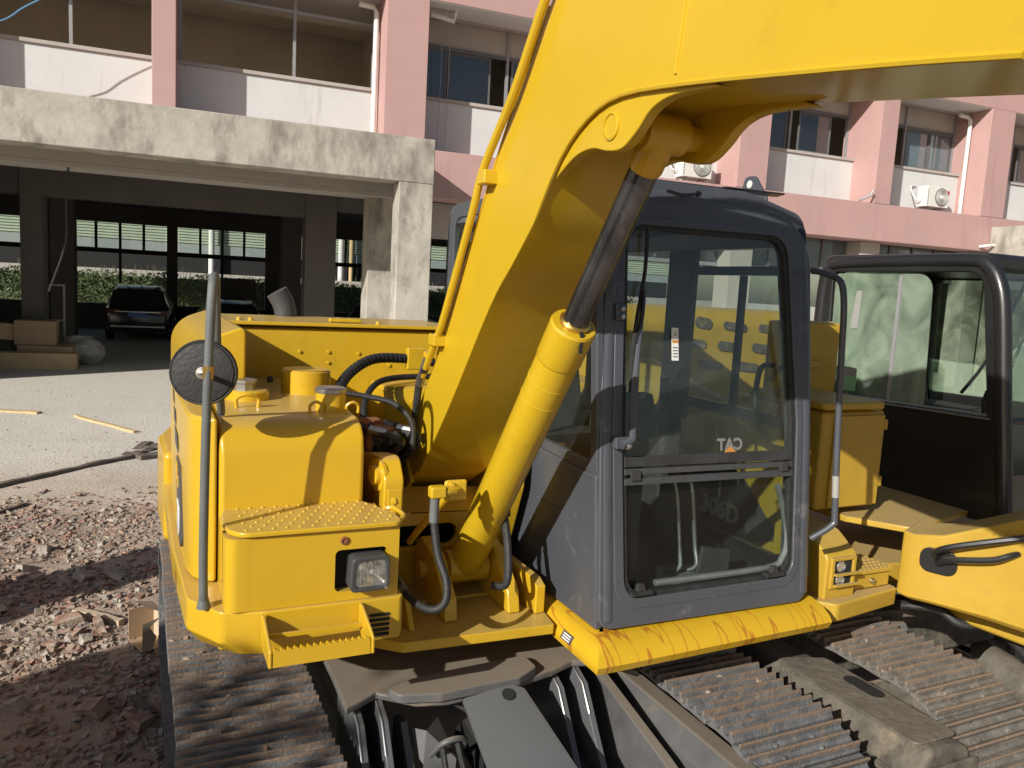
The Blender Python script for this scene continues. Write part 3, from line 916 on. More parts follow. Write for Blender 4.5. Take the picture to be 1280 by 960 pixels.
for i, (pp, lab) in enumerate((([(-0.146, 10.243), (0.113, 10.968)], 'leftmost of three curled dark splinters lying by the long board'),
                              ([(-0.051, 10.270), (0.297, 10.782)], 'middle one of three curled dark splinters lying by the long board'),
                              ([(0.055, 10.529), (0.365, 10.570)], 'rightmost of three curled dark splinters by the broken board'))):
    a, b = g3(pp, 0.015 * i)
    strip('splinter', lab, a, b, 0.10, 0.012, 'darkwood', 'splinter', 6, 0.05)
a, b = g3([(-1.149, 7.913), (-0.951, 8.170)])
strip('stick', 'dark stick on the dirt at the left edge of the picture', a, b, 0.03, 0.03, 'darkwood', 'stick')
a, b = g3([(-0.371, 5.493), (-0.102, 5.264)])
strip('batten', 'short pale wooden batten lying on the brick rubble', a, b, 0.05, 0.04, 'cardpale', 'batten')
a, b = g3([(-0.025, 4.299), (0.063, 4.101)])
strip('lath', 'small grey lath lying in the shaded rubble beside the track', a, b, 0.04, 0.02, 'darkwood', 'lath')
# torn carton by the track
tc_ = thing('torn_carton', 'torn open pale cardboard carton in the rubble against the left track', 'carton', (0.115, 4.9, 0.02), R(20), local=True)
tc_.scale = (0.72, 0.72, 0.8)
MB().box(0.0, 0.008, -0.14, 0.16, 0, 0.26).build('side', 'cardpale', tc_)
MB().box(-0.2, 0.0, 0.15, 0.158, 0, 0.24).build('back', 'card', tc_)
MB().box(-0.2, 0.0, -0.13, 0.15, 0.0, 0.008).build('bottom', 'card', tc_)
MB().add([(-0.2, -0.13, 0.008), (-0.12, -0.135, 0.008), (-0.09, -0.14, 0.10), (-0.14, -0.135, 0.18), (-0.06, -0.16, 0.25), (-0.2, -0.15, 0.22)], [(0, 1, 2, 3, 4, 5)]).build('torn_flap', 'cardpale', tc_)
MB().add([(-0.01, -0.14, 0.26), (0.0, 0.16, 0.26), (-0.16, 0.15, 0.30), (-0.13, -0.1, 0.31)], [(0, 1, 2, 3)]).build('lid_flap', 'cardpale', tc_)

# ------------------------------------------------------------------ rubble
def chunk(rr, p, s, flat=0.6):
    a = Matrix.Rotation(rr.uniform(0, 6.28), 3, 'Z') @ Matrix.Rotation(rr.uniform(-0.5, 0.5), 3, 'X') @ Matrix.Rotation(rr.uniform(-0.5, 0.5), 3, 'Y')
    vs = []
    ex = (s * rr.uniform(0.7, 1.4), s * rr.uniform(0.45, 0.9), s * flat * rr.uniform(0.4, 0.9))
    for z in (-1, 1):
        for x, y in ((-1, -1), (1, -1), (1, 1), (-1, 1)):
            vs.append(p + a @ Vector((x * ex[0] * rr.uniform(0.55, 1.0), y * ex[1] * rr.uniform(0.55, 1.0), z * ex[2] * rr.uniform(0.6, 1.0))))
    return vs, [(0, 3, 2, 1), (4, 5, 6, 7), (0, 1, 5, 4), (1, 2, 6, 5), (2, 3, 7, 6), (3, 0, 4, 7)]
def pile_h(x, y):
    # the heap of rubble swells towards the track
    return ground_z(x, y)
def scatter(name, m, count, smin, smax, seed, label, area, dens=None, flat=0.6):
    rr = random.Random(seed)
    mb = MB()
    c = 0
    while c < count:
        x, y = rr.uniform(area[0], area[1]), rr.uniform(area[2], area[3])
        if dens and rr.random() > dens(x, y):
            continue
        s = smin + (smax - smin) * rr.random() ** 3.6
        mb.add(*chunk(rr, Vector((x, y, pile_h(x, y) + s * 0.25)), s, flat))
        c += 1
    o = mb.build(name, m, kind='stuff', angle=20)
    o['label'] = label
    o['category'] = 'rubble'
def dn(x, y):
    v = noise.noise((x * 1.3, y * 1.3, 2.0)) + 0.5 * noise.noise((x * 4, y * 4, 1.0))
    e = 1.0 if y < 7.3 else max(0.0, 1 - (y - 7.3) / 1.4)
    return max(0.16, min(1, 0.42 + v * 1.2)) * e
def dn2(x, y):
    v = noise.noise((x * 1.1 + 5, y * 1.1, 8.0)) + 0.5 * noise.noise((x * 5, y * 5, 4.0))
    e = 1.0 if y < 7.3 else max(0.0, 1 - (y - 7.3) / 1.6)
    return max(0.10, min(1, 0.28 + v * 1.4)) * e
AR = (-2.0, 1.2, 3.0, 8.9)
scatter('brick_rubble', 'brick', 9000, 0.003, 0.034, 11, 'broken red brick bits strewn over the yard beside the track', AR, dn2)
scatter('concrete_rubble', 'greyrubble', 9000, 0.003, 0.030, 12, 'pale crushed concrete bits strewn over the yard beside the track', AR, dn)
scatter('mortar_rubble', 'darkrubble', 13000, 0.004, 0.030, 13, 'brown mortar crumbs strewn over the yard beside the track', AR, dn)
scatter('gravel', 'greyrubble', 2600, 0.004, 0.016, 14, 'small pale stones strewn over the concrete yard', (-6.5, 0.6, 8.2, 17.0), None)
scatter('red_dust_patch', 'brick', 500, 0.006, 0.03, 15, 'patch of crushed red brick on the dirt at left', (-1.6, -0.7, 7.5, 8.3), None)
rr = random.Random(21)
BG = {'brick': 'big broken bricks lying in the rubble', 'greyrubble': 'big concrete lumps lying in the rubble'}
for i in range(70):
    x, y = rr.uniform(-1.4, 0.12), rr.uniform(3.6, 6.9)
    m = 'brick' if rr.random() < 0.62 else 'greyrubble'
    s = 0.034 + 0.045 * rr.random() ** 2
    p = Vector((x, y, pile_h(x, y) + s * 0.35))
    o = MB().add(*chunk(rr, p, s, 0.8)).build('broken_brick' if m == 'brick' else 'concrete_lump', m, base=p, bevel=0.004, seg=1)
    tag(o, 'broken red brick lying in the rubble left of the track' if m == 'brick' else 'pale concrete lump lying in the rubble left of the track', 'brick' if m == 'brick' else 'concrete lump', BG[m])

# ------------------------------------------------------------------ the front excavator
EX = thing('yellow_excavator', 'bright yellow excavator in front with grey cab, boom raised over the step box', 'excavator', (1.2, 3.2, 0))

# --- running gear -------------------------------------------------
def stadium(yf, yr, zc, r, pitch):
    """points and tangents round the track loop, starting on the top run at the front and going back"""
    out = []
    L = yr - yf
    per = 2 * L + 2 * math.pi * r
    n = int(per / pitch)
    for i in range(n):
        d = i * per / n
        if d < L:
            out.append((yf + d, zc + r, 0.0))
        elif d < L + math.pi * r:
            a = (d - L) / r
            out.append((yr + r * math.sin(a), zc + r * math.cos(a), -a))
        elif d < 2 * L + math.pi * r:
            out.append((yr - (d - L - math.pi * r), zc - r, math.pi))
        else:
            a = (d - 2 * L - math.pi * r) / r
            out.append((yf - r * math.sin(a), zc - r * math.cos(a), math.pi - a))
    return out

def track(parent, xc, w, yf, yr, m, seed=0, inner=-1, rr_shoe=0.345, frame_m='frame_grey'):
    zc = 0.385
    t = MB().tube([(xc - 0.05, yf, zc + rr_shoe - 0.04), (xc - 0.05, yr, zc + rr_shoe - 0.04)], 0.02, 6)
    for s in (-0.055, 0.055):
        for (y, z, a) in stadium(yf, yr, zc, rr_shoe - 0.035, 0.10):
            dy, dz = math.cos(a) * 0.055, math.sin(a) * 0.055
            ny, nz = -math.sin(a) * 0.03, math.cos(a) * 0.03
            t.ext([(xc + s - 0.012, y - dy - ny, z - dz - nz), (xc + s - 0.012, y + dy - ny, z + dz - nz), (xc + s - 0.012, y + dy + ny, z + dz + nz), (xc + s - 0.012, y - dy + ny, z - dz + nz)], (0.024, 0, 0))
    tr = t.build('crawler_track', m, parent)
    prof = [(-0.067, -0.012), (-0.068, 0.002), (-0.061, 0.008), (-0.055, 0.033), (-0.047, 0.034), (-0.040, 0.010), (-0.026, 0.004), (-0.013, 0.008), (-0.007, 0.027), (0.001, 0.028), (0.008, 0.009), (0.022, 0.004), (0.033, 0.008), (0.039, 0.031), (0.047, 0.032), (0.054, 0.008), (0.071, -0.004), (0.069, -0.012), (0.02, -0.008)]
    base = None
    rr = random.Random(seed)
    for (y, z, a) in stadium(yf, yr, zc, rr_shoe, 0.137):
        if base is None:
            mb = MB()
            mb.ext([(-w / 2, s, h) for s, h in prof], (w, 0, 0))
            for bx in (-0.085, 0.085):
                for s in (-0.026, 0.022):
                    mb.cyl((bx, s, 0.0), (bx, s, 0.014), 0.010, 6)
            o = mb.build('track_shoe', 'shoe' if m == 'track' else 'oldshoe', None, bevel=0.0025, seg=1, base=(0, 0, 0))
            base = o
        else:
            o = base.copy()
            COL.objects.link(o)
        o.parent = tr
        o.location = Vector((xc + rr.uniform(-0.004, 0.004), y, z)) - BASE[parent]
        o.rotation_euler = (a + rr.uniform(-0.02, 0.02), rr.uniform(-0.004, 0.004), 0)
    # rollers, idler, sprocket and frame
    MB().lathe((xc - 0.07, yf, zc), (1, 0, 0), [(0.09, -0.05), (0.09, 0), (0.24, 0.0), (0.30, 0.02), (0.30, 0.05), (0.26, 0.055), (0.26, 0.085), (0.30, 0.09), (0.30, 0.12), (0.24, 0.14), (0.09, 0.14), (0.09, 0.19)], 32).build('idler', frame_m, tr)
    sp = MB()
    n = 40
    sp.px([(yr + (0.27 if k % 4 < 2 else 0.225) * math.cos(2 * math.pi * k / n), zc + (0.27 if k % 4 < 2 else 0.225) * math.sin(2 * math.pi * k / n)) for k in range(n)], xc - 0.03, xc + 0.03)
    sp.lathe((xc - 0.16, yr, zc), (1, 0, 0), [(0.16, 0), (0.18, 0.02), (0.18, 0.28), (0.14, 0.31)], 24)
    sp.build('sprocket', frame_m, tr)
    for k in range(5):
        y = yf + 0.42 + k * (yr - yf - 0.8) / 4
        MB().lathe((xc - 0.10, y, 0.17), (1, 0, 0), [(0.05, 0), (0.085, 0.01), (0.085, 0.05), (0.06, 0.055), (0.06, 0.145), (0.085, 0.15), (0.085, 0.19), (0.05, 0.2)], 16).build('roller', frame_m, tr)
    return tr

track(EX, 0.335, 0.47, 1.98, 4.45, 'track', 1)
track(EX, 2.055, 0.47, 1.98, 4.45, 'track', 2)
# side frames: box with chamfered top, seen inward of the right-hand shoes and under the left-hand ones
def side_frame(parent, x0, x1, y0, y1, z0, z1, m, c=0.05):
    mb = MB()
    sec = [(x0, z0), (x1, z0), (x1, z1 - 0.01), (x0 + c, z1), (x0, z1 - c * 1.3)]
    mb.ext([(x, y0, z) for x, z in sec], (0, y1 - y0, 0))
    return mb.build('track_frame', m, parent, bevel=0.012)
side_frame(EX, 1.70, 1.84, 1.55, 4.2, 0.22, 0.715, 'frame_grey')
side_frame(EX, 0.62, 0.73, 1.9, 4.2, 0.25, 0.60, 'frame_grey')
for xc in (0.30, 2.02):
    MB().box(xc - 0.09, xc + 0.09, 2.35, 4.05, 0.24, 0.52).build('roller_frame', 'frame_grey', EX, bevel=0.02)

# carbody: top plate with its raised oval pad, arms to both frames
top = [(0.605, 2.580), (0.599, 2.355), (0.639, 2.372), (0.717, 2.420), (0.827, 2.326), (0.930, 2.300), (1.081, 2.314), (1.210, 2.327), (1.357, 2.362), (1.464, 2.404), (1.580, 2.364), (1.661, 2.244)] + [(1.80, 3.9), (0.60, 3.9)]
MB().pz(top, 0.825, 0.85).build('carbody_plate', 'frame_grey', EX, bevel=0.008)
MB().pz(rnd([(0.729, 2.391), (0.888, 2.428), (1.284, 2.451), (1.290, 2.351), (1.194, 2.298), (0.900, 2.287), (0.769, 2.322)], 0.03), 0.85, 0.882).build('raised_pad', 'frame_grey', EX, bevel=0.006)
MB().pz([(0.78, 2.62), (1.62, 2.62), (1.66, 3.85), (0.72, 3.85)], 0.35, 0.825).build('carbody_box', 'frame_grey', EX, bevel=0.01)
MB().lathe((1.2, 3.2, 0.85), (0, 0, 1), [(0.44, 0), (0.44, 0.05), (0.46, 0.055), (0.46, 0.075), (0.40, 0.08)], 40).build('swing_bearing', 'frame_grey', EX)
# blade lifting gear in front of the carbody
def bent_plate(pts, t, name, m, off=(0.022, 0, 0)):
    return MB().ext(pts, off).build(name, m, EX, bevel=0.003, seg=1)
for x in (0.635, 0.715, 1.375, 1.475):
    MB().px([(2.50, 0.82), (2.42, 0.822), (2.34, 0.79), (2.22, 0.62), (2.05, 0.38), (1.9, 0.27), (2.1, 0.27), (2.5, 0.45), (2.62, 0.60), (2.62, 0.8)], x, x + 0.025).build('blade_bracket', 'plate_grey', EX, bevel=0.003, seg=1)
    MB().tube([(x + 0.002, 2.42, 0.822), (x + 0.002, 2.34, 0.79), (x + 0.002, 2.28, 0.705)], 0.004, 6).build('weld_bead', 'steel', EX)
for x0 in (0.63, 1.40):
    MB().tube([(x0 + 0.055, 2.4, 0.50), (x0 + 0.055, 1.2, 0.33)], 0.055, 12).build('blade_arm', 'black', EX)
cov = [(0.985, 2.30, 0.84), (1.06, 2.32, 0.875), (1.16, 2.30, 0.865), (1.205, 2.28, 0.85)]
low = [(1.02, 1.78, 0.50), (1.14, 1.80, 0.535), (1.30, 1.78, 0.525), (1.38, 1.76, 0.50)]
mb = MB()
vs = [Vector(p) for p in cov + low]
mb.add(vs + [p + Vector((0, 0.004, -0.014)) for p in vs], [(0, 1, 5, 4), (1, 2, 6, 5), (2, 3, 7, 6), (8, 12, 13, 9), (9, 13, 14, 10), (10, 14, 15, 11), (0, 8, 9, 1), (1, 9, 10, 2), (2, 10, 11, 3), (4, 5, 13, 12), (5, 6, 14, 13), (6, 7, 15, 14), (0, 4, 12, 8), (3, 11, 15, 7)])
mb.build('cylinder_guard', 'plate_grey', EX, angle=15)
MB().lathe((1.135, 2.265, 0.848), (0, -0.5, 0.86), [(0.022, 0), (0.022, 0.003)], 18).build('guard_hole', 'hole', EX)
MB().tube([(1.1, 2.5, 0.6), (1.18, 1.5, 0.34)], 0.06, 14).build('blade_cylinder', 'black', EX)
MB().px([(2.48, 0.72), (2.40, 0.74), (2.30, 0.62), (2.36, 0.52), (2.5, 0.50)], 0.80, 0.825).build('blade_lug', 'frame_grey', EX, bevel=0.003)
MB().add([(0.80, 2.46, 0.70), (0.88, 2.36, 0.715), (0.95, 2.44, 0.71), (0.97, 2.30, 0.63), (0.90, 2.16, 0.50), (0.82, 2.22, 0.53), (0.86, 2.32, 0.62)],
         [(0, 1, 6), (1, 2, 3), (1, 3, 6), (6, 3, 4, 5)]).build('wedge_plate', 'frame_grey', EX)
MB().tube([(0.875, 2.30, 0.66), (0.90, 2.26, 0.72), (0.94, 2.25, 0.735), (0.98, 2.26, 0.72), (0.985, 2.28, 0.68)], 0.010, 8, sm=4).build('hook', 'frame_grey', EX)
MB().tube([(0.90, 2.255, 0.71), (0.905, 2.2, 0.60), (0.90, 2.1, 0.45), (0.90, 1.9, 0.34)], 0.011, 8, sm=4).build('blade_hose', 'rubber', EX)
MB().tube([(0.955, 2.27, 0.72), (0.965, 2.2, 0.63), (0.99, 2.15, 0.58), (0.985, 2.0, 0.42)], 0.010, 8, sm=4).build('blade_hose', 'rubber', EX)
MB().px([(2.62, 0.80), (2.52, 0.78), (2.0, 0.66), (1.5, 0.50), (1.5, 0.36), (2.1, 0.40), (2.62, 0.62)], 1.60, 1.645).build('blade_frame_arm', 'frame_grey', EX, bevel=0.006)
for p in (((0.80, 2.86, 0.80), (0.86, 2.74, 0.785), 0.012), ((0.84, 2.82, 0.77), (0.93, 2.72, 0.765), 0.007)):
    MB().tube([p[0], p[1]], p[2], 8).build('grease_pipe', 'steel', EX)

# --- upper structure: decks and right-hand side ---------------------
MB().pz([(0.30, 2.95), (0.62, 2.75), (0.9, 2.7), (2.35, 2.7), (2.35, 4.5), (0.2, 4.5)], 0.93, 1.03).build('revolving_frame', 'yellow', EX, bevel=0.008)
MB().pz(rnd([(0.72, 2.47), (0.80, 2.40), (1.36, 2.37), (1.40, 2.62), (1.40, 3.3), (0.70, 3.3)], [0.03, 0.03, 0.01, 0.01, 0.01, 0.01]), 0.985, 1.022).build('front_deck_plate', 'yellow', EX, bevel=0.004)
bump_xy = rnd([(0.745, 2.245), (0.33, 2.25), (0.205, 2.285), (0.125, 2.42), (0.105, 2.9), (0.10, 4.5), (0.74, 4.5)], [0.02, 0.05, 0.05, 0.07, 0.3, 0.02, 0.0])
bot_xy = rnd([(0.745, 2.255), (0.36, 2.26), (0.262, 2.295), (0.162, 2.42), (0.125, 2.9), (0.12, 4.5), (0.74, 4.5)], [0.02, 0.05, 0.05, 0.07, 0.3, 0.02, 0.0])
n = len(bump_xy)
mb = MB()
mb.add([(x, y, 1.115) for x, y in bot_xy] + [(x, y, 1.16) for x, y in bump_xy] + [(x, y, 1.255) for x, y in bump_xy],
       [(i + k * n, (i + 1) % n + k * n, (i + 1) % n + (k + 1) * n, i + (k + 1) * n) for k in (0, 1) for i in range(n)] + [list(range(n)), list(range(3 * n - 1, 2 * n - 1, -1))])
bump = mb.build('front_skirt', 'yellow', EX, bevel=0.006)
# cooling slits in the skirt
for k in range(5):
    z = 1.135 + 0.016 * k
    MB().py(rnd([(0.635, z), (0.70, z), (0.70, z + 0.009), (0.635, z + 0.009)], 0.004, 3), 2.2425, 2.25).build('slit', 'hole', bump)
# step box
bx = rnd([(0.725, 2.262), (0.218, 2.268), (0.218, 2.55), (0.725, 2.55)], [0.015, 0.075, 0.005, 0.005], 6)
body = MB()
body.pz(rnd([(0.725, 2.30), (0.222, 2.30), (0.222, 2.55), (0.725, 2.55)], [0.005, 0.05, 0.005, 0.005]), 1.256, 1.472)
step = body.build('step_box', 'yellow', EX, bevel=0.004)
def arc_front(z0, z1, x0, x1, y):
    return MB().box(x0, x1, y, y + 0.036, z0, z1)
hx0, hx1, hz0, hz1 = 0.530, 0.690, 1.285, 1.415
out = [q for c in ((0.2895, 1.256), (0.727, 1.256), (0.727, 1.474), (0.2895, 1.474)) for q in [c] * 5]
inn = rnd([(hx0, hz0), (hx1, hz0), (hx1, hz1), (hx0, hz1)], 0.016, 4)
fr = MB().ring([(x, 2.262, z) for x, z in out], [(x, 2.262, z) for x, z in inn], (0, 0.036, 0))
fr.build('box_front', 'yellow', step)
MB().pz(rnd([(0.29, 2.2622), (0.219, 2.2622), (0.219, 2.36), (0.29, 2.36)], [0.001, 0.055, 0.001, 0.001], 8), 1.2565, 1.4735).build('box_corner', 'yellow', step, angle=50)
MB().box(hx0 - 0.01, hx1 + 0.01, 2.2985, 2.2995, hz0 - 0.01, hz1 + 0.01).build('lamp_recess', 'hole', step)
lid = MB().pz(rnd([(0.735, 2.245), (0.262, 2.250), (0.228, 2.30), (0.215, 2.40), (0.235, 2.52), (0.62, 2.515), (0.675, 2.50), (0.735, 2.35)], [0.03, 0.05, 0.02, 0.02, 0.02, 0.03, 0.03, 0.03]), 1.478, 1.494)
lid = lid.build('tread_lid', 'yellow', EX, bevel=0.005)
MB().tube([(0.735, 2.30, 1.48), (0.76, 2.33, 1.486), (0.755, 2.42, 1.486), (0.73, 2.44, 1.48)], 0.008, 8, sm=3).build('latch_loop', 'yellow', lid)
st = MB()
rr = random.Random(5)
for j in range(7):
    for i in range(12):
        x = 0.275 + i * 0.038 + (0.019 if j % 2 else 0)
        y = 2.275 + j * 0.037
        if x > 0.715 - max(0, (j - 3)) * 0.02 or (x < 0.26):
            continue
        st.lathe((x, y, 1.494), (0, 0, 1), [(0.0055, 0), (0.004, 0.0028), (0.0015, 0.004)], 8)
st.build('tread_studs', 'yellow', lid, kind='stuff')
MB().lathe((0.555, 2.263, 1.445), (0, -1, 0), [(0.012, 0), (0.013, 0.006), (0.008, 0.008), (0.0075, 0.004)], 18).build('lock', 'rust', step)
# head lamp
lamp = MB()
lo = rnd([(0.567, 1.290), (0.690, 1.293), (0.688, 1.400), (0.573, 1.398)], 0.018, 4)
li = rnd([(0.581, 1.303), (0.678, 1.306), (0.676, 1.388), (0.586, 1.386)], 0.016, 4)
lamp.ring([(x, 2.222, z) for x, z in lo], [(x, 2.222, z) for x, z in li], (0, 0.07, 0))
lm = lamp.build('work_lamp', 'lampgrey', EX, bevel=0.004)
MB().py(lo, 2.268, 2.292).build('lamp_back', 'lampgrey', lm, bevel=0.004)
rf = MB()
cx_, cz_ = 0.63, 1.346
for k in range(7):
    pass
vs, fs = [], []
for a in range(7):
    f = a / 6
    for x, z in li:
        vs.append((cx_ + (x - cx_) * f, 2.262 - 0.028 * f * f, cz_ + (z - cz_) * f))
q = len(li)
for a in range(6):
    for k in range(q):
        fs.append((a * q + k, a * q + (k + 1) % q, (a + 1) * q + (k + 1) % q, (a + 1) * q + k))
rf.add(vs, fs).build('reflector', 'lens', lm)
MB().lathe((cx_ + 0.012, 2.262, cz_ - 0.005), (0, -1, 0), [(0.009, 0), (0.009, 0.012), (0.003, 0.02)], 12).build('bulb', 'label_white', lm)
gl = MB().py([(cx_ + (x - cx_) * 1.0, cz_ + (z - cz_) * 1.0) for x, z in li], 2.228, 2.231)
M['lampglass'] = glass('lamp_glass', (0.9, 0.9, 0.88), 0.12, (0.6, 0.6, 0.57), 30)
gl.build('lamp_glass', 'lampglass', lm)
for k in range(9):
    x = 0.588 + k * 0.011
    MB().box(x, x + 0.003, 2.2262, 2.2275, 1.315, 1.378).build('lens_flute', 'lampglass', lm)
MB().lathe((0.677, 2.222, 1.300), (0, -1, 0), [(0.006, 0), (0.006, 0.004)], 8).build('screw', 'bright', lm)
# hanging step tray
tray = MB()
tx0, tx1, ty0, ty1, tz0, tz1 = 0.315, 0.60, 2.085, 2.243, 1.160, 1.218
tray.px([(ty0, tz0), (ty0, tz1 - 0.01), (ty0 + 0.02, tz1), (ty1 - 0.03, tz1 + 0.035), (ty1, tz1 + 0.035), (ty1, tz0 + 0.03), (ty1 - 0.04, tz0)], tx0, tx0 + 0.010)
tr_ = tray.build('step_tray', 'yellow', EX, bevel=0.004)
MB().px([(ty0, tz0), (ty0, tz1 - 0.01), (ty0 + 0.02, tz1), (ty1 - 0.03, tz1 + 0.035), (ty1, tz1 + 0.035), (ty1, tz0 + 0.03), (ty1 - 0.04, tz0)], tx1, tx1 + 0.010).build('end_plate', 'yellow', tr_, bevel=0.004)
zig = [(tx0 + 0.012, tz0 + 0.002), (tx1 - 0.002, tz0 + 0.002)]
N_ = 15
for k in range(N_ + 1):
    x = tx1 - 0.004 - (tx1 - tx0 - 0.016) * k / N_
    zig.append((x, tz1 - 0.012))
    if k < N_:
        zig.append((x - (tx1 - tx0 - 0.016) / N_ * 0.8, tz1 - 0.002))
MB().py(zig, ty0 + 0.002, ty0 + 0.012).build('toothed_front', 'yellow', tr_)
MB().box(tx0 + 0.010, tx1, ty0 + 0.10, ty0 + 0.108, tz0 + 0.04, tz1 - 0.006).build('cross_bar', 'yellow', tr_)
MB().box(tx0 + 0.010, tx1, ty0 + 0.012, ty0 + 0.03, tz0 + 0.002, tz0 + 0.010).build('bottom_lip', 'yellow', tr_)
# tank cover behind the step box
prof = [(2.50, 1.03), (2.50, 1.66), (2.512, 1.71), (2.545, 1.745), (2.60, 1.762), (2.75, 1.768), (3.62, 1.770), (3.62, 1.03)]
MB().px(prof, 0.222, 0.675).build('tank_cover', 'yellow', EX, bevel=0.018, seg=3)
# right side panel with the rounded corner and the counterweight behind it
side_xy = [(0.217, 2.512), (0.180, 2.530), (0.150, 2.575), (0.135, 2.65), (0.128, 3.0), (0.125, 3.62), (0.30, 3.62), (0.217, 3.0)]
MB().pz(side_xy, 1.256, 1.78).build('side_cover', 'yellow', EX, bevel=0.012, angle=45)
eng_xy = rnd([(0.128, 3.625), (0.115, 4.15), (1.75, 4.15), (1.75, 3.625)], 0.01)
hood = MB().px([(3.625, 1.0), (3.625, 1.985), (3.66, 2.0), (4.3, 1.985), (4.45, 1.93), (4.45, 1.0)], 0.36, 1.42).build('engine_hood', 'yellow', EX, bevel=0.008)
MB().pz([(0.345, 3.600), (1.43, 3.600), (1.43, 4.2), (0.345, 4.2)], 2.001, 2.018).build('hood_top_plate', 'yellow', hood, bevel=0.004)
MB().ext([(x, 2.98, z) for x, z in rnd([(0.15, 1.2), (0.15, 1.96), (0.352, 2.035), (0.352, 1.2)], [0.01, 0.16, 0.02, 0.01], 7)], (0, 1.45, 0)).build('hood_shoulder', 'yellow', EX, bevel=0.015, seg=3, angle=40)
for x, z in ((0.47, 1.90), (0.47, 1.85), (0.66, 1.885), (0.66, 1.835), (0.79, 1.885), (0.79, 1.835), (0.93, 1.880), (0.93, 1.830), (1.08, 1.875), (1.08, 1.825)):
    MB().lathe((x, 3.625, z), (0, -1, 0), [(0.009, 0), (0.008, 0.006), (0.003, 0.007)], 8).build('bolt', 'yellow', hood)
MB().box(0.80, 0.95, 3.66, 3.70, 2.020, 2.038).build('hood_grip', 'yellow_smooth', hood, bevel=0.006)
for x in (0.40, 0.45, 1.03):
    MB().lathe((x, 3.66, 2.018), (0, 0, 1), [(0.012, 0), (0.011, 0.012), (0.004, 0.014)], 8).build('bolt', 'yellow', hood)
MB().tube([(0.68, 4.15, 1.98), (0.68, 4.15, 2.04), (0.665, 4.15, 2.09), (0.635, 4.15, 2.14)], 0.055, 18).build('exhaust_stub', 'lampgrey', EX)
# counterweight
cw = [(0.10, 3.8), (0.085, 4.25), (0.17, 4.65), (0.45, 4.9), (1.2, 4.98), (1.95, 4.9), (2.25, 4.6), (2.33, 4.2), (2.33, 4.0), (1.9, 4.0), (1.9, 4.46), (0.34, 4.46), (0.34, 3.8)]
MB().pz(cw, 0.98, 1.40).build('counterweight', 'yellow', EX, bevel=0.03, seg=3, angle=50)
# decals on the right side
for (y0, y1, z0, z1) in ((3.30, 3.42, 1.70, 1.745), (3.15, 3.32, 1.64, 1.69), (2.98, 3.22, 1.57, 1.63)):
    MB().add([(0.1245, y0, z0), (0.1245, y1, z0), (0.1245, y1 + 0.05, z1), (0.1245, y0 + 0.05, z1)], [(0, 1, 2, 3)]).build('decal', 'label_dark', EX)
MB().px(rnd([(2.72, 1.30), (2.98, 1.30), (3.08, 1.555), (2.86, 1.555)], 0.03), 0.1235, 0.134).build('decal', 'label_dark', EX)
text('decal_lettering', '70', 0.15, 'label_white', EX, (0.121, 2.86, 1.37), (0, -1, 0), (0, 0, 1), bold=0.003)
MB().px([(2.90, 1.47), (2.95, 1.49), (2.99, 1.47), (2.97, 1.50), (3.01, 1.54), (2.95, 1.52), (2.90, 1.545), (2.93, 1.505)], 0.1205, 0.1234).build('decal_emblem', 'label_yellow', EX)
# reservoirs and caps on the deck
MB().lathe((0.605, 2.72, 1.765), (0, 0, 1), [(0.052, 0), (0.052, 0.06), (0.050, 0.063)], 28).build('filler_neck', 'yellow', EX)
MB().lathe((0.605, 2.72, 1.828), (0, 0, 1), [(0.054, 0), (0.055, 0.006), (0.055, 0.014), (0.046, 0.018)], 28).build('filler_cap', 'steel', EX)
for (x, y) in ((0.545, 2.70), (0.665, 2.68)):
    MB().tube([(x - 0.02, y - 0.03, 1.765), (x - 0.02, y - 0.03, 1.79), (x, y - 0.035, 1.803), (x + 0.02, y - 0.03, 1.79), (x + 0.02, y - 0.03, 1.765)], 0.0055, 7, sm=3).build('lock_loop', 'yellow', EX)
MB().lathe((0.36, 2.98, 1.768), (0, 0, 1), [(0.075, 0), (0.075, 0.03), (0.068, 0.036)], 28).build('tank_flange', 'yellow', EX)
MB().lathe((0.345, 2.98, 1.80), (0, 0, 1), [(0.04, 0), (0.04, 0.028), (0.048, 0.03), (0.048, 0.04), (0.02, 0.045)], 8).build('breather', 'steel', EX)
MB().tube([(0.30, 2.78, 1.768), (0.30, 2.78, 1.80), (0.335, 2.77, 1.815), (0.37, 2.78, 1.80), (0.37, 2.78, 1.768)], 0.007, 8, sm=4).build('lifting_loop', 'yellow', EX)
MB().lathe((0.60, 3.15, 1.768), (0, 0, 1), [(0.095, 0), (0.095, 0.085), (0.088, 0.09), (0.09, 0.092)], 32).build('oil_tank_collar', 'yellow', EX)
MB().lathe((0.47, 3.2, 1.80), (0, 0, 1), [(0.012, 0.0), (0.012, 0.02), (0.006, 0.026)], 10).build('plug', 'black', EX)
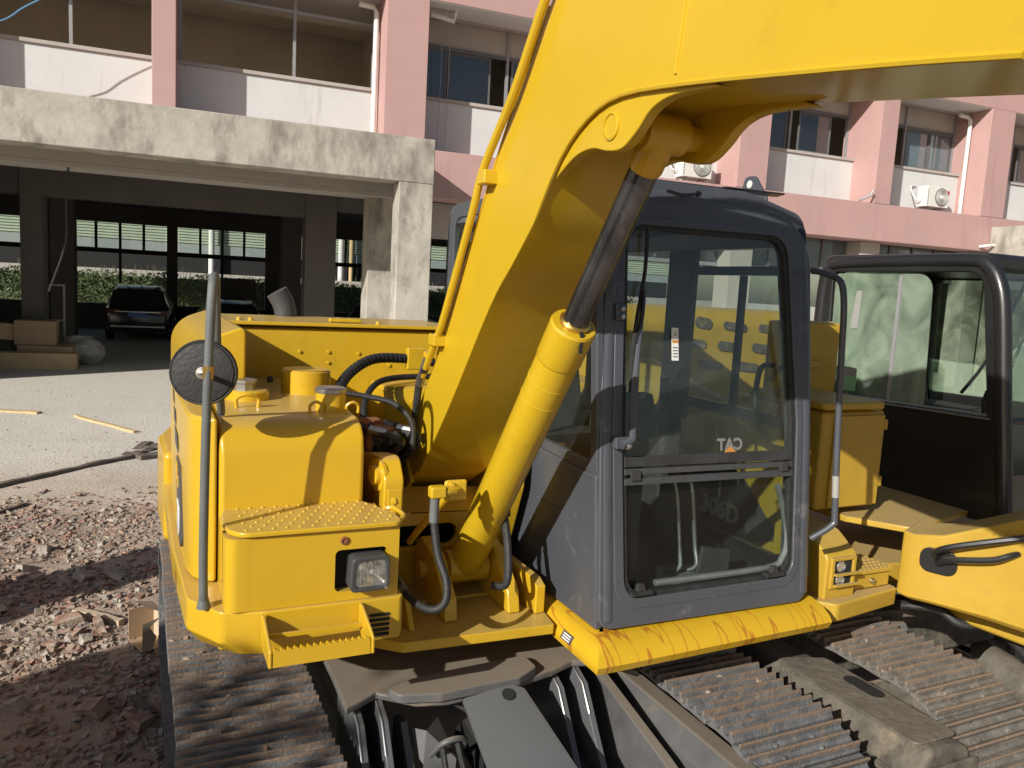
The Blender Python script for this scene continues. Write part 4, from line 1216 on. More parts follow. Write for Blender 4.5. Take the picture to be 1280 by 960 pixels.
# grab rail and mirror
MB().tube([(0.168, 2.335, 1.262), (0.165, 2.32, 1.42), (0.168, 2.30, 1.78), (0.175, 2.285, 2.05), (0.18, 2.29, 2.165), (0.186, 2.32, 2.205), (0.195, 2.37, 2.205), (0.20, 2.41, 2.17), (0.21, 2.47, 1.98), (0.234, 2.61, 1.80), (0.235, 2.62, 1.775)], 0.0125, 14, sm=4).build('grab_rail', 'greyplastic', EX)
MB().lathe((0.168, 2.336, 1.254), (0, 0, 1), [(0.020, 0), (0.018, 0.01), (0.0135, 0.03)], 14).build('rail_foot', 'greyplastic', EX)
mir = MB()
mc = Vector((0.166, 2.385, 1.935))
md = Vector((-0.26, -0.95, 0.06)).normalized()
mir.lathe(mc, md, [(0.084, -0.035), (0.092, -0.022), (0.094, -0.006), (0.090, 0.004), (0.086, 0.003), (0.083, 0.008), (0.05, 0.013), (0.015, 0.014)], 40)
mi = mir.build('mirror', 'rubber', EX)
MB().lathe(mc, -md, [(0.086, 0.036), (0.05, 0.037)], 32).build('mirror_glass', 'lens', mi)
MB().lathe(mc + md * 0.014, md, [(0.019, 0), (0.017, 0.006), (0.009, 0.007), (0.009, 0.018), (0.004, 0.02)], 16).build('mirror_bolt', 'bright', mi)
MB().tube([mc + md * 0.02, (0.172, 2.29, 1.945)], 0.008, 8).build('mirror_arm', 'bright', mi)
MB().tube([(0.1715, 2.294, 1.93), (0.1725, 2.291, 1.965)], 0.0148, 14).build('mirror_clamp', 'brass', mi)

# --- boom -----------------------------------------------------------
BX0, BX1 = 1.0, 1.300
def sc(P):
    return [(y * 1.0504, 2.22 + (z - 2.22) * 1.0504) for y, z in P]
edge = [(2.731, 1.974), (2.546, 2.235), (2.369, 2.492), (2.190, 2.739), (2.075, 2.872), (1.971, 2.991)]
lowr = [(2.882, 1.491), (2.606, 1.784), (2.287, 2.156), (2.132, 2.293), (1.992, 2.422), (1.871, 2.566), (1.738, 2.648), (1.591, 2.675), (1.345, 2.650), (1.040, 2.606), (0.824, 2.573), (0.661, 2.545)]
def soft(P, k=4):
    return [(v.y, v.z) for v in smooth([(0, y, z) for y, z in P], k)]
low_s = soft(lowr)
boom_prof = sc([(3.10, 1.40), (3.13, 1.46), (3.06, 1.53), (2.93, 1.60)]) + edge + sc([(1.60, 3.16), (1.35, 3.25), (1.1, 3.27), (0.6, 3.20), (-0.2, 2.98), (-1.25, 2.66), (-1.25, 2.34), (-0.4, 2.45)]) + list(reversed(low_s)) + sc([(3.02, 1.375)])
bm_ = MB().px(boom_prof, BX0, BX1).build('boom', 'yellow_smooth', EX, bevel=0.004, angle=28)
def bead(pts, r, name, m='yellow_smooth', x=BX0, par=bm_):
    return MB().tube([(x, y, z) for y, z in pts], r, 6, sm=3).build(name, m, par)
bead(lowr[4:], 0.006, 'weld_bead')
bead([(y + 0.010, z - 0.012) for y, z in edge], 0.004, 'weld_bead')
sy = [(1.388, 2.677), (1.372, 2.817)]
bead([sy[0], sy[1]], 0.005, 'weld_bead')
# ear plates that carry the cylinder pin
ear_low = [(2.001, 2.428), (1.930, 2.503), (1.864, 2.542), (1.800, 2.567), (1.726, 2.573), (1.657, 2.558), (1.594, 2.556), (1.539, 2.585), (1.483, 2.626), (1.399, 2.640), (1.248, 2.626)]
ear_top = [(1.364, 2.674), (1.614, 2.706), (1.762, 2.677), (1.897, 2.596), (2.010, 2.460)]
for x0 in (1.010, 1.258):
    MB().px(soft(ear_low) + soft(ear_top), x0, x0 + 0.03).build('ear_plate', 'yellow_smooth', bm_, bevel=0.004)
pinc = [(1.640, 2.613)][0]
for x0, d in ((1.010, -1), (1.288, 1)):
    MB().lathe((x0, pinc[0], pinc[1]), (d, 0, 0), [(0.033, 0), (0.033, 0.004), (0.028, 0.006), (0.0275, 0.003)], 28).build('pin_boss', 'yellow_smooth', bm_)
MB().cyl((1.02, pinc[0], pinc[1]), (1.28, pinc[0], pinc[1]), 0.032, 20).build('cylinder_pin', 'yellow', bm_)
# boom foot: bosses and bracket plates
MB().cyl((0.90, 3.21, 1.415), (1.40, 3.21, 1.415), 0.078, 28).build('foot_boss', 'yellow_smooth', bm_)
MB().px(sc([(2.93, 1.60), (3.14, 1.50), (3.14, 1.40), (2.96, 1.35), (2.80, 1.47)]), 0.982, 1.001).build('foot_gusset', 'yellow_smooth', bm_, bevel=0.006)
# oil pipe along the back edge of the boom
pipe = [(2.827, 1.872), (2.693, 2.021), (2.614, 2.120), (2.404, 2.452), (2.329, 2.585), (2.140, 2.767), (2.016, 2.917), (1.967, 2.977)]
MB().tube([(0.975, y, z) for y, z in pipe] + [(0.975, 1.72, 3.25), (0.975, 1.42, 3.36), (0.975, 1.0, 3.37)], 0.013, 10, sm=4).build('oil_pipe', 'yellow_smooth', bm_)
MB().tube([(1.04, y + 0.035, z) for y, z in pipe] + [(1.04, 1.76, 3.25), (1.04, 1.45, 3.38)], 0.013, 10, sm=4).build('oil_pipe', 'yellow_smooth', bm_)
for q in ("608,222", "545,425"):
    y, z = [(2.300, 2.558)][0] if q == "608,222" else [(2.693, 2.021)][0]
    MB().box(0.955, 1.045, y - 0.03, y + 0.03, z - 0.022, z + 0.022).build('pipe_clamp', 'yellow_smooth', bm_, bevel=0.005)
hs = [(2.691, 2.006), (2.794, 1.907), (2.861, 1.837), (2.893, 1.707), (2.949, 1.584)]
MB().tube([(0.975, y, z) for y, z in hs[1:]] + [(0.95, 3.15, 1.45)], 0.0145, 10, sm=4).build('boom_hose', 'rubber', bm_)
y, z = hs[1]
MB().tube([(0.975, y - 0.02, z + 0.04), (0.975, hs[2][0], hs[2][1])], 0.017, 8).build('hose_ferrule', 'steel', bm_)
MB().lathe((0.975, y - 0.025, z + 0.045), (0, -0.3, 0.9), [(0.019, 0), (0.019, 0.02)], 6).build('hose_nut', 'yellow', bm_)

# foot brackets of the frame
for x0, x1, dy in ((0.742, 0.812, 0.0), (1.33, 1.40, 0.25)):
    MB().px(rnd([(2.66 + dy, 1.02), (2.50 + dy, 1.43), (2.495 + dy, 1.56), (2.55 + dy, 1.63), (2.68 + dy, 1.615), (3.24, 1.50), (3.35, 1.02)], [0.01, 0.05, 0.05, 0.06, 0.08, 0.08, 0.01]), x0, x1).build('foot_bracket', 'yellow', EX, bevel=0.008)
MB().lathe((0.745, 2.56, 1.565), (-1, -0.25, 0), [(0.055, 0), (0.055, 0.012), (0.035, 0.014), (0.032, 0.03), (0.022, 0.032)], 20).build('foot_pin_cap', 'yellow', EX)
for z in (1.405, 1.37):
    MB().lathe((0.775, 2.500, z + 0.085), (-0.4, -1, 0), [(0.016, 0), (0.015, 0.02), (0.006, 0.022)], 6).build('bolt', 'yellow', EX)
MB().box(0.752, 0.802, 2.482, 2.4935, 1.44, 1.53).build('lock_tab', 'yellow', EX, bevel=0.003)
# cross member in front of the foot with the dark hose slot
cr = MB()
o4 = rnd([(0.72, 1.17), (1.26, 1.17), (1.26, 1.315), (0.72, 1.33)], 0.01, 5)
i4 = rnd([(0.80, 1.185), (1.16, 1.185), (1.16, 1.275), (0.80, 1.272)], 0.044, 5)
cr.ring([(x, 2.86, z) for x, z in o4], [(x, 2.86, z) for x, z in i4], (0, 0.03, 0))
cr.build('cross_plate', 'yellow', EX, bevel=0.004)
MB().box(0.73, 1.25, 3.0, 3.01, 1.0, 1.31).build('cross_back', 'hole', EX)
MB().add([(0.90, 2.86, 1.33), (1.40, 2.86, 1.315), (1.40, 3.05, 1.36), (0.96, 2.99, 1.40)], [(0, 1, 2, 3)]).build('cross_top', 'yellow', EX)
MB().pz([(0.72, 2.859), (0.96, 2.859), (1.0, 3.3), (0.72, 3.3)], 1.316, 1.33).build('deck_strip', 'yellow', EX)
MB().box(0.71, 0.725, 2.5, 3.3, 1.02, 1.33).build('tank_side_plate', 'yellow', EX)
MB().box(0.725, 1.26, 2.87, 2.885, 1.02, 1.17).build('lower_cross_plate', 'yellow', EX)
for x0 in (0.985, 1.235):
    MB().px([(2.50, 1.023), (2.52, 1.10), (2.66, 1.22), (2.80, 1.25), (2.86, 1.22), (2.86, 1.023)], x0, x0 + 0.05).build('cylinder_lug', 'yellow', EX, bevel=0.008)
MB().px([(2.47, 1.023), (2.47, 1.13), (2.52, 1.15), (2.86, 1.15), (2.86, 1.023)], 1.33, 1.37).build('deck_rib', 'yellow', EX, bevel=0.006)
MB().px([(2.47, 1.023), (2.55, 1.12), (2.86, 1.14), (2.86, 1.023)], 0.845, 0.865).build('deck_rib', 'yellow', EX, bevel=0.004)
# ram: base at the lugs, rod up to the ear pin
ry0, rz0 = 2.74, 1.14
ry1, rz1 = pinc
d = Vector((0, ry1 - ry0, rz1 - rz0))
Lr = d.length
du = d.normalized()
c0 = Vector((1.15, ry0, rz0))
head = Vector((1.15, 2.018, 2.14))
th = (head - c0).dot(du)
ram = MB().lathe(c0, du, [(0.04, -0.03), (0.066, 0.02), (0.068, 0.05), (0.068, th - 0.14), (0.0685, th - 0.139), (0.070, th - 0.136), (0.071, th - 0.13), (0.071, th - 0.008), (0.067, th), (0.04, th)], 40).build('boom_ram', 'yellow_smooth', EX, angle=25)
for k in (0.30, 0.225):
    MB().lathe(c0, du, [(0.0682, th - k), (0.0690, th - k + 0.002), (0.0682, th - k + 0.004)], 40).build('ram_groove', 'yellow_smooth', ram)
MB().cyl((1.07, ry0, rz0), (1.23, ry0, rz0), 0.065, 24).build('ram_eye', 'yellow', ram)
MB().cyl((0.96, ry0, rz0), (1.32, ry0, rz0), 0.034, 20).build('ram_pin', 'yellow', ram)
MB().lathe(c0, du, [(0.046, th - 0.004), (0.048, th + 0.010), (0.042, th + 0.016)], 28).build('rod_seal', 'brass', ram)
MB().lathe(c0, du, [(0.039, th + 0.01), (0.039, Lr - 0.07)], 28).build('ram_rod', 'chrome', ram)
MB().lathe(c0, du, [(0.040, Lr - 0.10), (0.044, Lr - 0.092), (0.045, Lr - 0.04), (0.045, Lr - 0.01)], 24).build('rod_end', 'yellow', ram)
MB().cyl((1.09, ry1, rz1), (1.21, ry1, rz1), 0.047, 24).build('rod_eye', 'yellow', ram)
nt_ = c0 + du * (th - 0.03) + Vector((-0.0, -0.09, -0.04)).normalized() * 0.0705
MB().box(nt_.x - 0.005, nt_.x + 0.005, nt_.y - 0.004, nt_.y + 0.004, nt_.z - 0.03, nt_.z + 0.03).build('notch', 'hole', ram)
# ram hoses
e0 = Vector((0.865, 2.34, 1.555))
MB().box(0.845, 0.90, 2.315, 2.355, 1.535, 1.575).build('hose_elbow', 'yellow_smooth', EX, bevel=0.008)
MB().tube([(0.90, 2.335, 1.555), (0.93, 2.34, 1.555), (0.955, 2.36, 1.55)], 0.017, 10).build('hose_bracket', 'yellow', EX)
MB().box(0.905, 0.985, 2.35, 2.37, 1.515, 1.585).build('hose_bracket', 'yellow', EX, bevel=0.012)
for q in ((0.925, 1.535), (0.925, 1.57)):
    MB().lathe((q[0], 2.35, q[1]), (0, -1, 0), [(0.011, 0), (0.010, 0.012), (0.004, 0.014)], 6).build('bolt', 'yellow', EX)
MB().tube([(0.865, 2.335, 1.535), (0.864, 2.334, 1.455)], 0.0155, 12).build('hose_ferrule', 'greyplastic', EX)
MB().tube([(0.864, 2.334, 1.46), (0.870, 2.30, 1.36), (0.885, 2.25, 1.28), (0.87, 2.22, 1.225), (0.83, 2.24, 1.20), (0.79, 2.34, 1.21), (0.77, 2.45, 1.25), (0.76, 2.55, 1.275)], 0.0132, 12, sm=5).build('ram_hose', 'rubber', EX)
MB().tube([(0.785, 2.36, 1.213), (0.763, 2.50, 1.262)], 0.0165, 12).build('hose_ferrule', 'greyplastic', EX)
MB().tube([(0.763, 2.50, 1.262), (0.757, 2.58, 1.283)], 0.019, 6).build('hose_nut', 'brass', EX)
MB().tube([(0.96, 2.40, 1.56), (0.955, 2.46, 1.50), (0.94, 2.56, 1.41), (0.92, 2.64, 1.33), (0.915, 2.72, 1.26)], 0.013, 10, sm=4).build('ram_pipe', 'yellow', EX)
MB().tube([(1.19, 2.50, 1.42), (1.20, 2.48, 1.34), (1.19, 2.43, 1.23), (1.165, 2.40, 1.18), (1.12, 2.42, 1.18)], 0.0145, 10, sm=4).build('ram_hose', 'rubber', EX)
MB().tube([(1.205, 2.52, 1.50), (1.20, 2.50, 1.40)], 0.02, 8).build('hose_ferrule', 'dark', EX)
# hoses and valve block between tank and boom
hz = [((1.24, 3.45, 1.86), (1.08, 3.42, 1.88), (0.92, 3.35, 1.88), (0.78, 3.2, 1.83), (0.70, 3.05, 1.76), (0.69, 3.0, 1.70)),
      ((1.22, 3.40, 1.80), (1.05, 3.36, 1.80), (0.92, 3.25, 1.79), (0.83, 3.1, 1.74), (0.80, 3.0, 1.66))]
for i, h in enumerate(hz):
    MB().tube(h, 0.0205 if i == 0 else 0.0135, 12, sm=5).build('hydraulic_hose', 'rubber', EX)
wr = MB()
sm_ = smooth(hz[0], 14)
for k in range(6, len(sm_) - 14, 2):
    dd = (sm_[k + 1] - sm_[k - 1]).normalized()
    wr.tube([sm_[k] - dd * 0.006, sm_[k] + dd * 0.006], 0.0228, 12)
wr.build('hose_wrap', 'rubber', EX, kind='stuff')
MB().tube([(0.66, 2.92, 1.80), (0.75, 2.9, 1.79), (0.87, 2.85, 1.765), (0.93, 2.80, 1.70), (0.93, 2.78, 1.60)], 0.0108, 10, sm=5).build('hydraulic_hose', 'rubber', EX)
MB().box(1.10, 1.18, 3.40, 3.44, 1.83, 1.93).build('hose_clip', 'yellow', EX, bevel=0.006)
MB().px([(3.3, 1.2), (3.3, 1.70), (3.35, 1.76), (3.6, 1.76), (3.6, 1.2)], 0.98, 1.25).build('inner_cover', 'yellow', EX, bevel=0.02)
MB().lathe((1.10, 3.30, 1.70), (0, -1, 0), [(0.014, 0), (0.012, 0.008)], 8).build('bolt', 'yellow', EX)
MB().box(0.69, 0.94, 2.98, 3.3, 1.2, 1.58).build('valve_block', 'dark', EX, bevel=0.01)
rr = random.Random(9)
for i in range(9):
    x = 0.70 + 0.028 * i
    m = ['steel', 'rust', 'greyplastic', 'rubber'][i % 4]
    yb = 2.86 + rr.uniform(-0.06, 0.08)
    MB().tube([(x, yb, 1.665 + rr.uniform(-0.02, 0.02)), (x + 0.03, yb - 0.02, 1.655), (x + 0.06 + rr.uniform(-0.03, 0.03), yb - 0.02, 1.61 + rr.uniform(-0.02, 0.02)), (x + 0.055 + rr.uniform(-0.04, 0.05), yb + 0.05, 1.55), (x + 0.05 + rr.uniform(-0.05, 0.05), yb + 0.14, 1.50)], 0.0125, 9, sm=3).build('valve_hose', 'rubber' if i % 2 else 'dark', EX)
    MB().tube([(x - 0.03, yb + 0.03, 1.668), (x + 0.025, yb - 0.012, 1.66)], 0.0165, 8).build('valve_fitting', m, EX)
MB().box(0.76, 0.85, 2.90, 2.99, 1.66, 1.69).build('valve_cap', 'rust', EX, bevel=0.004)
MB().box(0.775, 0.80, 2.86, 2.9, 1.58, 1.68).build('valve_cap', 'rust', EX, bevel=0.004)

# --- cab --------------------------------------------------------------
def fy(z):
    return 2.2 + (z - 1.06) * 0.15
def fr3(p, off=0.0):
    return (p[0], fy(p[1]) + off, p[1])
cab_out = rnd([(1.44, 1.055), (2.405, 1.045), (2.45, 1.75), (2.465, 2.575), (1.50, 2.615), (1.455, 1.75)], [0.05, 0.05, 0.3, 0.22, 0.15, 0.3], 6)
cab_in = rnd([(1.545, 1.150), (2.335, 1.150), (2.372, 1.75), (2.335, 2.485), (1.57, 2.475), (1.545, 1.75)], [0.075, 0.075, 0.3, 0.085, 0.085, 0.3], 6)
cab = MB().ring([fr3(p) for p in cab_out], [fr3(p) for p in cab_in], (0, 0.07, 0)).build('cab_front_frame', 'grey_paint', EX, bevel=0.008, angle=40)
# stepped surround and rubber seal
c2o = rnd([(1.505, 1.115), (2.365, 1.115), (2.402, 1.75), (2.365, 2.515), (1.535, 2.505), (1.505, 1.75)], [0.10, 0.10, 0.3, 0.11, 0.11, 0.3], 6)
MB().ring([fr3(p, -0.003) for p in c2o], [fr3(p, -0.003) for p in cab_in], (0, 0.02, 0)).build('window_surround', 'grey_paint', cab, bevel=0.004)
c3 = rnd([(1.562, 1.168), (2.318, 1.168), (2.352, 1.75), (2.318, 2.468), (1.585, 2.46), (1.562, 1.75)], [0.065, 0.065, 0.3, 0.075, 0.075, 0.3], 6)
MB().ring([fr3(p, 0.006) for p in cab_in], [fr3(p, 0.006) for p in c3], (0, 0.03, 0)).build('window_seal', 'rubber', cab)
def quad_glass(name, pts, m, off):
    vs = [fr3(p, off) for p in pts]
    return MB().ext(vs, (0, 0.005, 0)).build(name, m, cab)
zs1, zs2 = 1.618, 1.555
up_g = [p for p in c3 if p[1] > zs1]
lo_g = [p for p in c3 if p[1] < zs2]
up_g = sorted(up_g, key=lambda p: math.atan2(p[1] - 2.0, p[0] - 1.95)) + []
lo_g = sorted(lo_g, key=lambda p: math.atan2(p[1] - 1.3, p[0] - 1.95))
upper = [(1.563, zs1), (2.347, zs1 - 0.006)] + [p for p in up_g]
upper = sorted(set(upper), key=lambda p: math.atan2(p[1] - 2.0, p[0] - 1.95))
lower = sorted(set([(1.562, zs2), (2.343, zs2 - 0.006)] + lo_g), key=lambda p: math.atan2(p[1] - 1.35, p[0] - 1.95))
wind = quad_glass('windscreen', upper, 'cabglass', 0.018)
quad_glass('lower_windscreen', lower, 'lowglass', 0.022)
for z0, z1, m in ((1.612, 1.648, 'dark'), (1.585, 1.606, 'lampgrey'), (1.548, 1.572, 'lampgrey')):
    MB().ext([fr3((1.556, z0), 0.003), fr3((2.352, z0 - 0.006), 0.003), fr3((2.352, z1 - 0.006), 0.003), fr3((1.556, z1), 0.003)], (0, 0.022, 0)).build('window_bar', m, cab, bevel=0.003)
for x in (1.60, 2.30):
    MB().ext([fr3((x - 0.02, 1.565), -0.006), fr3((x + 0.02, 1.565), -0.006), fr3((x + 0.02, 1.60), -0.006), fr3((x - 0.02, 1.60), -0.006)], (0, 0.012, 0)).build('window_catch', 'dark', cab, bevel=0.002)
for x, z in ((1.615, 1.162), (2.24, 1.162)):
    MB().ext([fr3((x - 0.045, z), -0.012), fr3((x + 0.05, z), -0.012), fr3((x + 0.05, z + 0.016), -0.012), fr3((x - 0.045, z + 0.016), -0.012)], (0, 0.03, 0)).build('seal_clip', 'rubber', cab, bevel=0.003)
    MB().ext([fr3((x - 0.02, z + 0.016), -0.010), fr3((x + 0.02, z + 0.016), -0.010), fr3((x + 0.012, z + 0.04), -0.010), fr3((x - 0.012, z + 0.04), -0.010)], (0, 0.02, 0)).build('glass_clip', 'dark', cab, bevel=0.002)
# rounded corner posts
lp = [(1.478, 1.08), (1.484, 1.6), (1.50, 2.1), (1.53, 2.45)]
MB().tube([(x, fy(z) + 0.036, z) for x, z in lp], 0.041, 16, sm=3).build('corner_post', 'grey_paint', cab)
rp = [(2.392, 1.075), (2.42, 1.6), (2.432, 2.1), (2.42, 2.45)]
MB().tube([(x, fy(z) + 0.036, z) for x, z in rp], 0.040, 16, sm=3).build('corner_post', 'grey_paint', cab)
# right-hand side of the cab (towards the boom)
sx = 1.452
low = [(2.225, 1.05), (3.86, 1.05), (3.86, 1.62), (2.98, 1.605), (2.29, 1.585)]
MB().px(low, sx - 0.012, sx + 0.02).build('side_panel', 'grey_paint', cab, bevel=0.008)
so = rnd([(2.29, 1.587), (2.98, 1.607), (3.86, 1.622), (3.86, 2.63), (2.42, 2.63)], [0.01, 0.01, 0.02, 0.10, 0.10], 5)
si = rnd([(2.335, 1.625), (2.98, 1.645), (3.79, 1.66), (3.79, 2.56), (2.46, 2.56)], [0.04, 0.3, 0.05, 0.08, 0.08], 5)
MB().ring([(sx - 0.008, y, z) for y, z in so], [(sx - 0.008, y, z) for y, z in si], (0.03, 0, 0)).build('side_window_frame', 'grey_paint', cab, bevel=0.006)
MB().px(si, sx + 0.004, sx + 0.009).build('side_window', 'sideglass', cab)
MB().box(sx - 0.004, sx + 0.016, 3.10, 3.14, 1.66, 2.56).build('side_mullion', 'black', cab)
for z in (1.2, 1.4):
    MB().tube([(sx - 0.014, 2.45, z), (sx - 0.014, 3.7, z + 0.01)], 0.003, 5).build('panel_crease', 'grey_paint', cab)
# left-hand side: door with glass
dx = 2.425
MB().px([(2.25, 1.05), (3.86, 1.05), (3.86, 1.118), (2.25, 1.118)], dx, dx + 0.03).build('door_panel', 'black', cab, bevel=0.006)
do = rnd([(2.235, 1.12), (3.20, 1.12), (3.20, 2.545), (2.44, 2.545)], [0.01, 0.01, 0.01, 0.05], 5)
di = rnd([(2.34, 1.16), (3.10, 1.16), (3.10, 2.515), (2.52, 2.515)], [0.08, 0.06, 0.10, 0.06], 5)
MB().ring([(dx, y, z) for y, z in do], [(dx, y, z) for y, z in di], (0.03, 0, 0)).build('door_frame', 'black', cab)
dg_ = MB().px(di, dx + 0.012, dx + 0.017).build('door_glass', 'sideglass', cab)
MB().box(dx + 0.002, dx + 0.026, 2.41, 3.099, 2.335, 2.375).build('door_glass_bar', 'black', cab)
MB().box(dx + 0.003, dx + 0.025, 2.745, 2.775, 1.75, 2.334).build('door_glass_bar', 'black', cab)
MB().box(dx + 0.002, dx + 0.026, 2.36, 3.099, 1.70, 1.749).build('door_glass_bar', 'black', cab)
qo = rnd([(3.201, 1.12), (3.86, 1.12), (3.86, 2.545), (3.201, 2.545)], 0.01, 5)
qi = rnd([(3.30, 1.66), (3.80, 1.66), (3.80, 2.515), (3.30, 2.515)], 0.05, 5)
MB().ring([(dx, y, z) for y, z in qo], [(dx, y, z) for y, z in qi], (0.03, 0, 0)).build('quarter_frame', 'black', cab)
MB().px(qi, dx + 0.012, dx + 0.017).build('quarter_glass', 'sideglass', cab)
MB().tube([(dx - 0.01, 2.50, 1.96), (dx - 0.06, 2.52, 1.95), (dx - 0.07, 2.53, 1.85), (dx - 0.06, 2.52, 1.75), (dx - 0.01, 2.50, 1.74)], 0.012, 8, sm=4).build('door_grip', 'rubber', cab)
# rear wall
ry = 3.86
ro = rnd([(1.45, 1.5), (2.45, 1.5), (2.45, 2.53), (1.45, 2.60)], 0.04, 5)
ri = rnd([(1.55, 1.62), (2.33, 1.62), (2.33, 2.49), (1.55, 2.53)], 0.08, 5)
MB().ring([(x, ry, z) for x, z in ro], [(x, ry, z) for x, z in ri], (0, 0.03, 0)).build('rear_frame', 'black', cab)
MB().py(ri, ry + 0.012, ry + 0.017).build('rear_window', 'sideglass', cab)
MB().box(1.45, 2.45, ry, ry + 0.03, 1.05, 1.498).build('rear_panel', 'black', cab)
# roof
rsec = rnd([(1.45, 2.53), (1.47, 2.645), (2.15, 2.645), (2.455, 2.575), (2.47, 2.45), (2.40, 2.45), (2.36, 2.53)], [0.005, 0.06, 0.3, 0.10, 0.005, 0.005, 0.03], 6)
rf_ = MB().ext([(x, fy(2.58) + 0.02, z) for x, z in rsec], (0, 3.90 - fy(2.58) - 0.02, 0)).build('roof', 'grey_paint', cab, bevel=0.012, seg=3, angle=40)
MB().pz(rnd([(1.55, 2.50), (2.15, 2.48), (2.15, 3.5), (1.55, 3.5)], 0.05), 2.640, 2.656).build('roof_hatch', 'black', rf_, bevel=0.005)
MB().pz(rnd([(2.04, 2.46), (2.33, 2.44), (2.36, 2.52), (2.06, 2.55)], 0.01), 2.650, 2.657).build('roof_flap', 'black', rf_, bevel=0.003)
MB().px(rnd([(2.62, 2.57), (2.62, 2.66), (2.70, 2.76), (2.76, 2.76), (2.78, 2.68), (2.95, 2.57)], [0.01, 0.03, 0.035, 0.03, 0.05, 0.02]), 2.395, 2.41).build('lifting_eye', 'grey_paint', rf_, bevel=0.002)
MB().lathe((2.394, 2.725, 2.725), (-1, 0, 0), [(0.017, 0), (0.017, 0.0015)], 16).build('eye_hole', 'white', rf_)
MB().tube([(1.72, 2.385, 2.60), (1.78, 2.38, 2.59), (1.84, 2.38, 2.598)], 0.006, 6).build('roof_hook', 'black', rf_)
MB().lathe((1.86, 2.39, 2.603), (0, -1, 0), [(0.012, 0), (0.01, 0.01)], 10).build('bolt', 'black', rf_)
# lining and floor
MB().box(1.475, 2.42, 2.28, 3.85, 1.02, 1.06).build('cab_floor', 'dark', cab)
MB().box(1.50, 2.42, 2.45, 3.85, 2.525, 2.535).build('headlining', 'dark', cab)
MB().pz(rnd([(1.98, 2.42), (2.14, 2.40), (2.16, 2.58), (2.0, 2.62)], 0.02), 1.061, 1.09).build('pedal_plate', 'greyplastic', cab)
# operator's seat and controls
seat = MB().pz(rnd([(1.62, 3.02), (2.12, 3.02), (2.12, 3.50), (1.62, 3.50)], 0.08), 1.42, 1.54).build('seat_cushion', 'dark', cab, bevel=0.03, seg=3)
MB().px(rnd([(3.46, 1.5), (3.60, 1.5), (3.74, 2.06), (3.64, 2.10)], 0.03), 1.64, 2.10).build('seat_back', 'dark', cab, bevel=0.04, seg=3)
MB().box(1.65, 2.08, 3.06, 3.5, 1.06, 1.42).build('seat_base', 'dark', cab, bevel=0.01)
for x in (1.55, 2.19):
    MB().pz(rnd([(x - 0.06, 2.85), (x + 0.06, 2.85), (x + 0.06, 3.6), (x - 0.06, 3.6)], 0.03), 1.06, 1.60).build('side_console', 'dark', cab, bevel=0.02)
    MB().tube([(x, 2.95, 1.60), (x, 2.93, 1.72), (x, 2.94, 1.76)], 0.018, 10).build('joystick_boot', 'rubber', cab)
    MB().tube([(x, 2.94, 1.75), (x, 2.93, 1.80), (x, 2.945, 1.85)], [0.018, 0.022, 0.024], 10, sm=1).build('joystick', 'dark', cab)
MB().pz(rnd([(1.60, 2.36), (1.70, 2.36), (1.70, 2.55), (1.60, 2.55)], 0.02), 1.06, 1.70).build('monitor_column', 'dark', cab, bevel=0.02)
MB().px([(2.34, 1.70), (2.40, 1.86), (2.46, 1.86), (2.52, 1.70)], 1.57, 1.74).build('monitor', 'dark', cab, bevel=0.01)
for x0, x1 in ((1.955, 2.0), (2.04, 2.08)):
    lv = MB().tube([(x0 + 0.02, 2.55, 1.085), (x0 + 0.05, 2.50, 1.12), (x1 + 0.02, 2.53, 1.20), (x1, 2.55, 1.42), (x0 + 0.02, 2.56, 1.49)], 0.0095, 10, sm=4).build('travel_lever', 'steel', cab)
    MB().tube([(x0 + 0.024, 2.56, 1.465), (x0 + 0.012, 2.56, 1.56)], 0.014, 10).build('lever_grip', 'dark', lv)
    MB().tube([(x0 + 0.0225, 2.56, 1.475), (x0 + 0.02, 2.56, 1.488)], 0.0155, 10).build('grip_ring', 'label_white', lv)
MB().ext([(2.08, 2.48, 1.08), (2.21, 2.44, 1.09), (2.23, 2.45, 1.19), (2.12, 2.5, 1.20)], (0, 0.02, 0)).build('pedal', 'rubber', cab, bevel=0.004)
MB().pz(rnd([(1.88, 2.46), (2.02, 2.42), (2.16, 2.58), (2.0, 2.66)], 0.03), 1.062, 1.075).build('floor_cloth', 'bag', cab)
MB().tube([(2.30, 2.30, 1.50), (2.335, 2.30, 1.42), (2.335, 2.26, 1.30), (2.31, 2.25, 1.22), (2.22, 2.25, 1.185), (1.7, 2.25, 1.185)], 0.013, 8, sm=4).build('inner_seal', 'greyplastic', cab)
# sticker, wiper, hinges
sk = MB().ext([fr3((1.775, 1.99), 0.013), fr3((1.805, 1.99), 0.013), fr3((1.805, 2.11), 0.013), fr3((1.775, 2.11), 0.013)], (0, 0.002, 0)).build('sticker', 'label_white', cab)
MB().ext([fr3((1.776, 2.055), 0.0115), fr3((1.804, 2.055), 0.0115), fr3((1.804, 2.065), 0.0115), fr3((1.776, 2.065), 0.0115)], (0, 0.001, 0)).build('sticker_band', 'label_orange', sk)
for k in range(4):
    z = 2.003 + k * 0.011
    MB().ext([fr3((1.779, z), 0.0115), fr3((1.801, z), 0.0115), fr3((1.801, z + 0.003), 0.0115), fr3((1.779, z + 0.003), 0.0115)], (0, 0.001, 0)).build('print_line', 'label_dark', sk)
MB().ext([fr3((1.785, 2.08), 0.0115), fr3((1.797, 2.08), 0.0115), fr3((1.791, 2.10), 0.0115)], (0, 0.001, 0)).build('print_mark', 'label_green', sk)
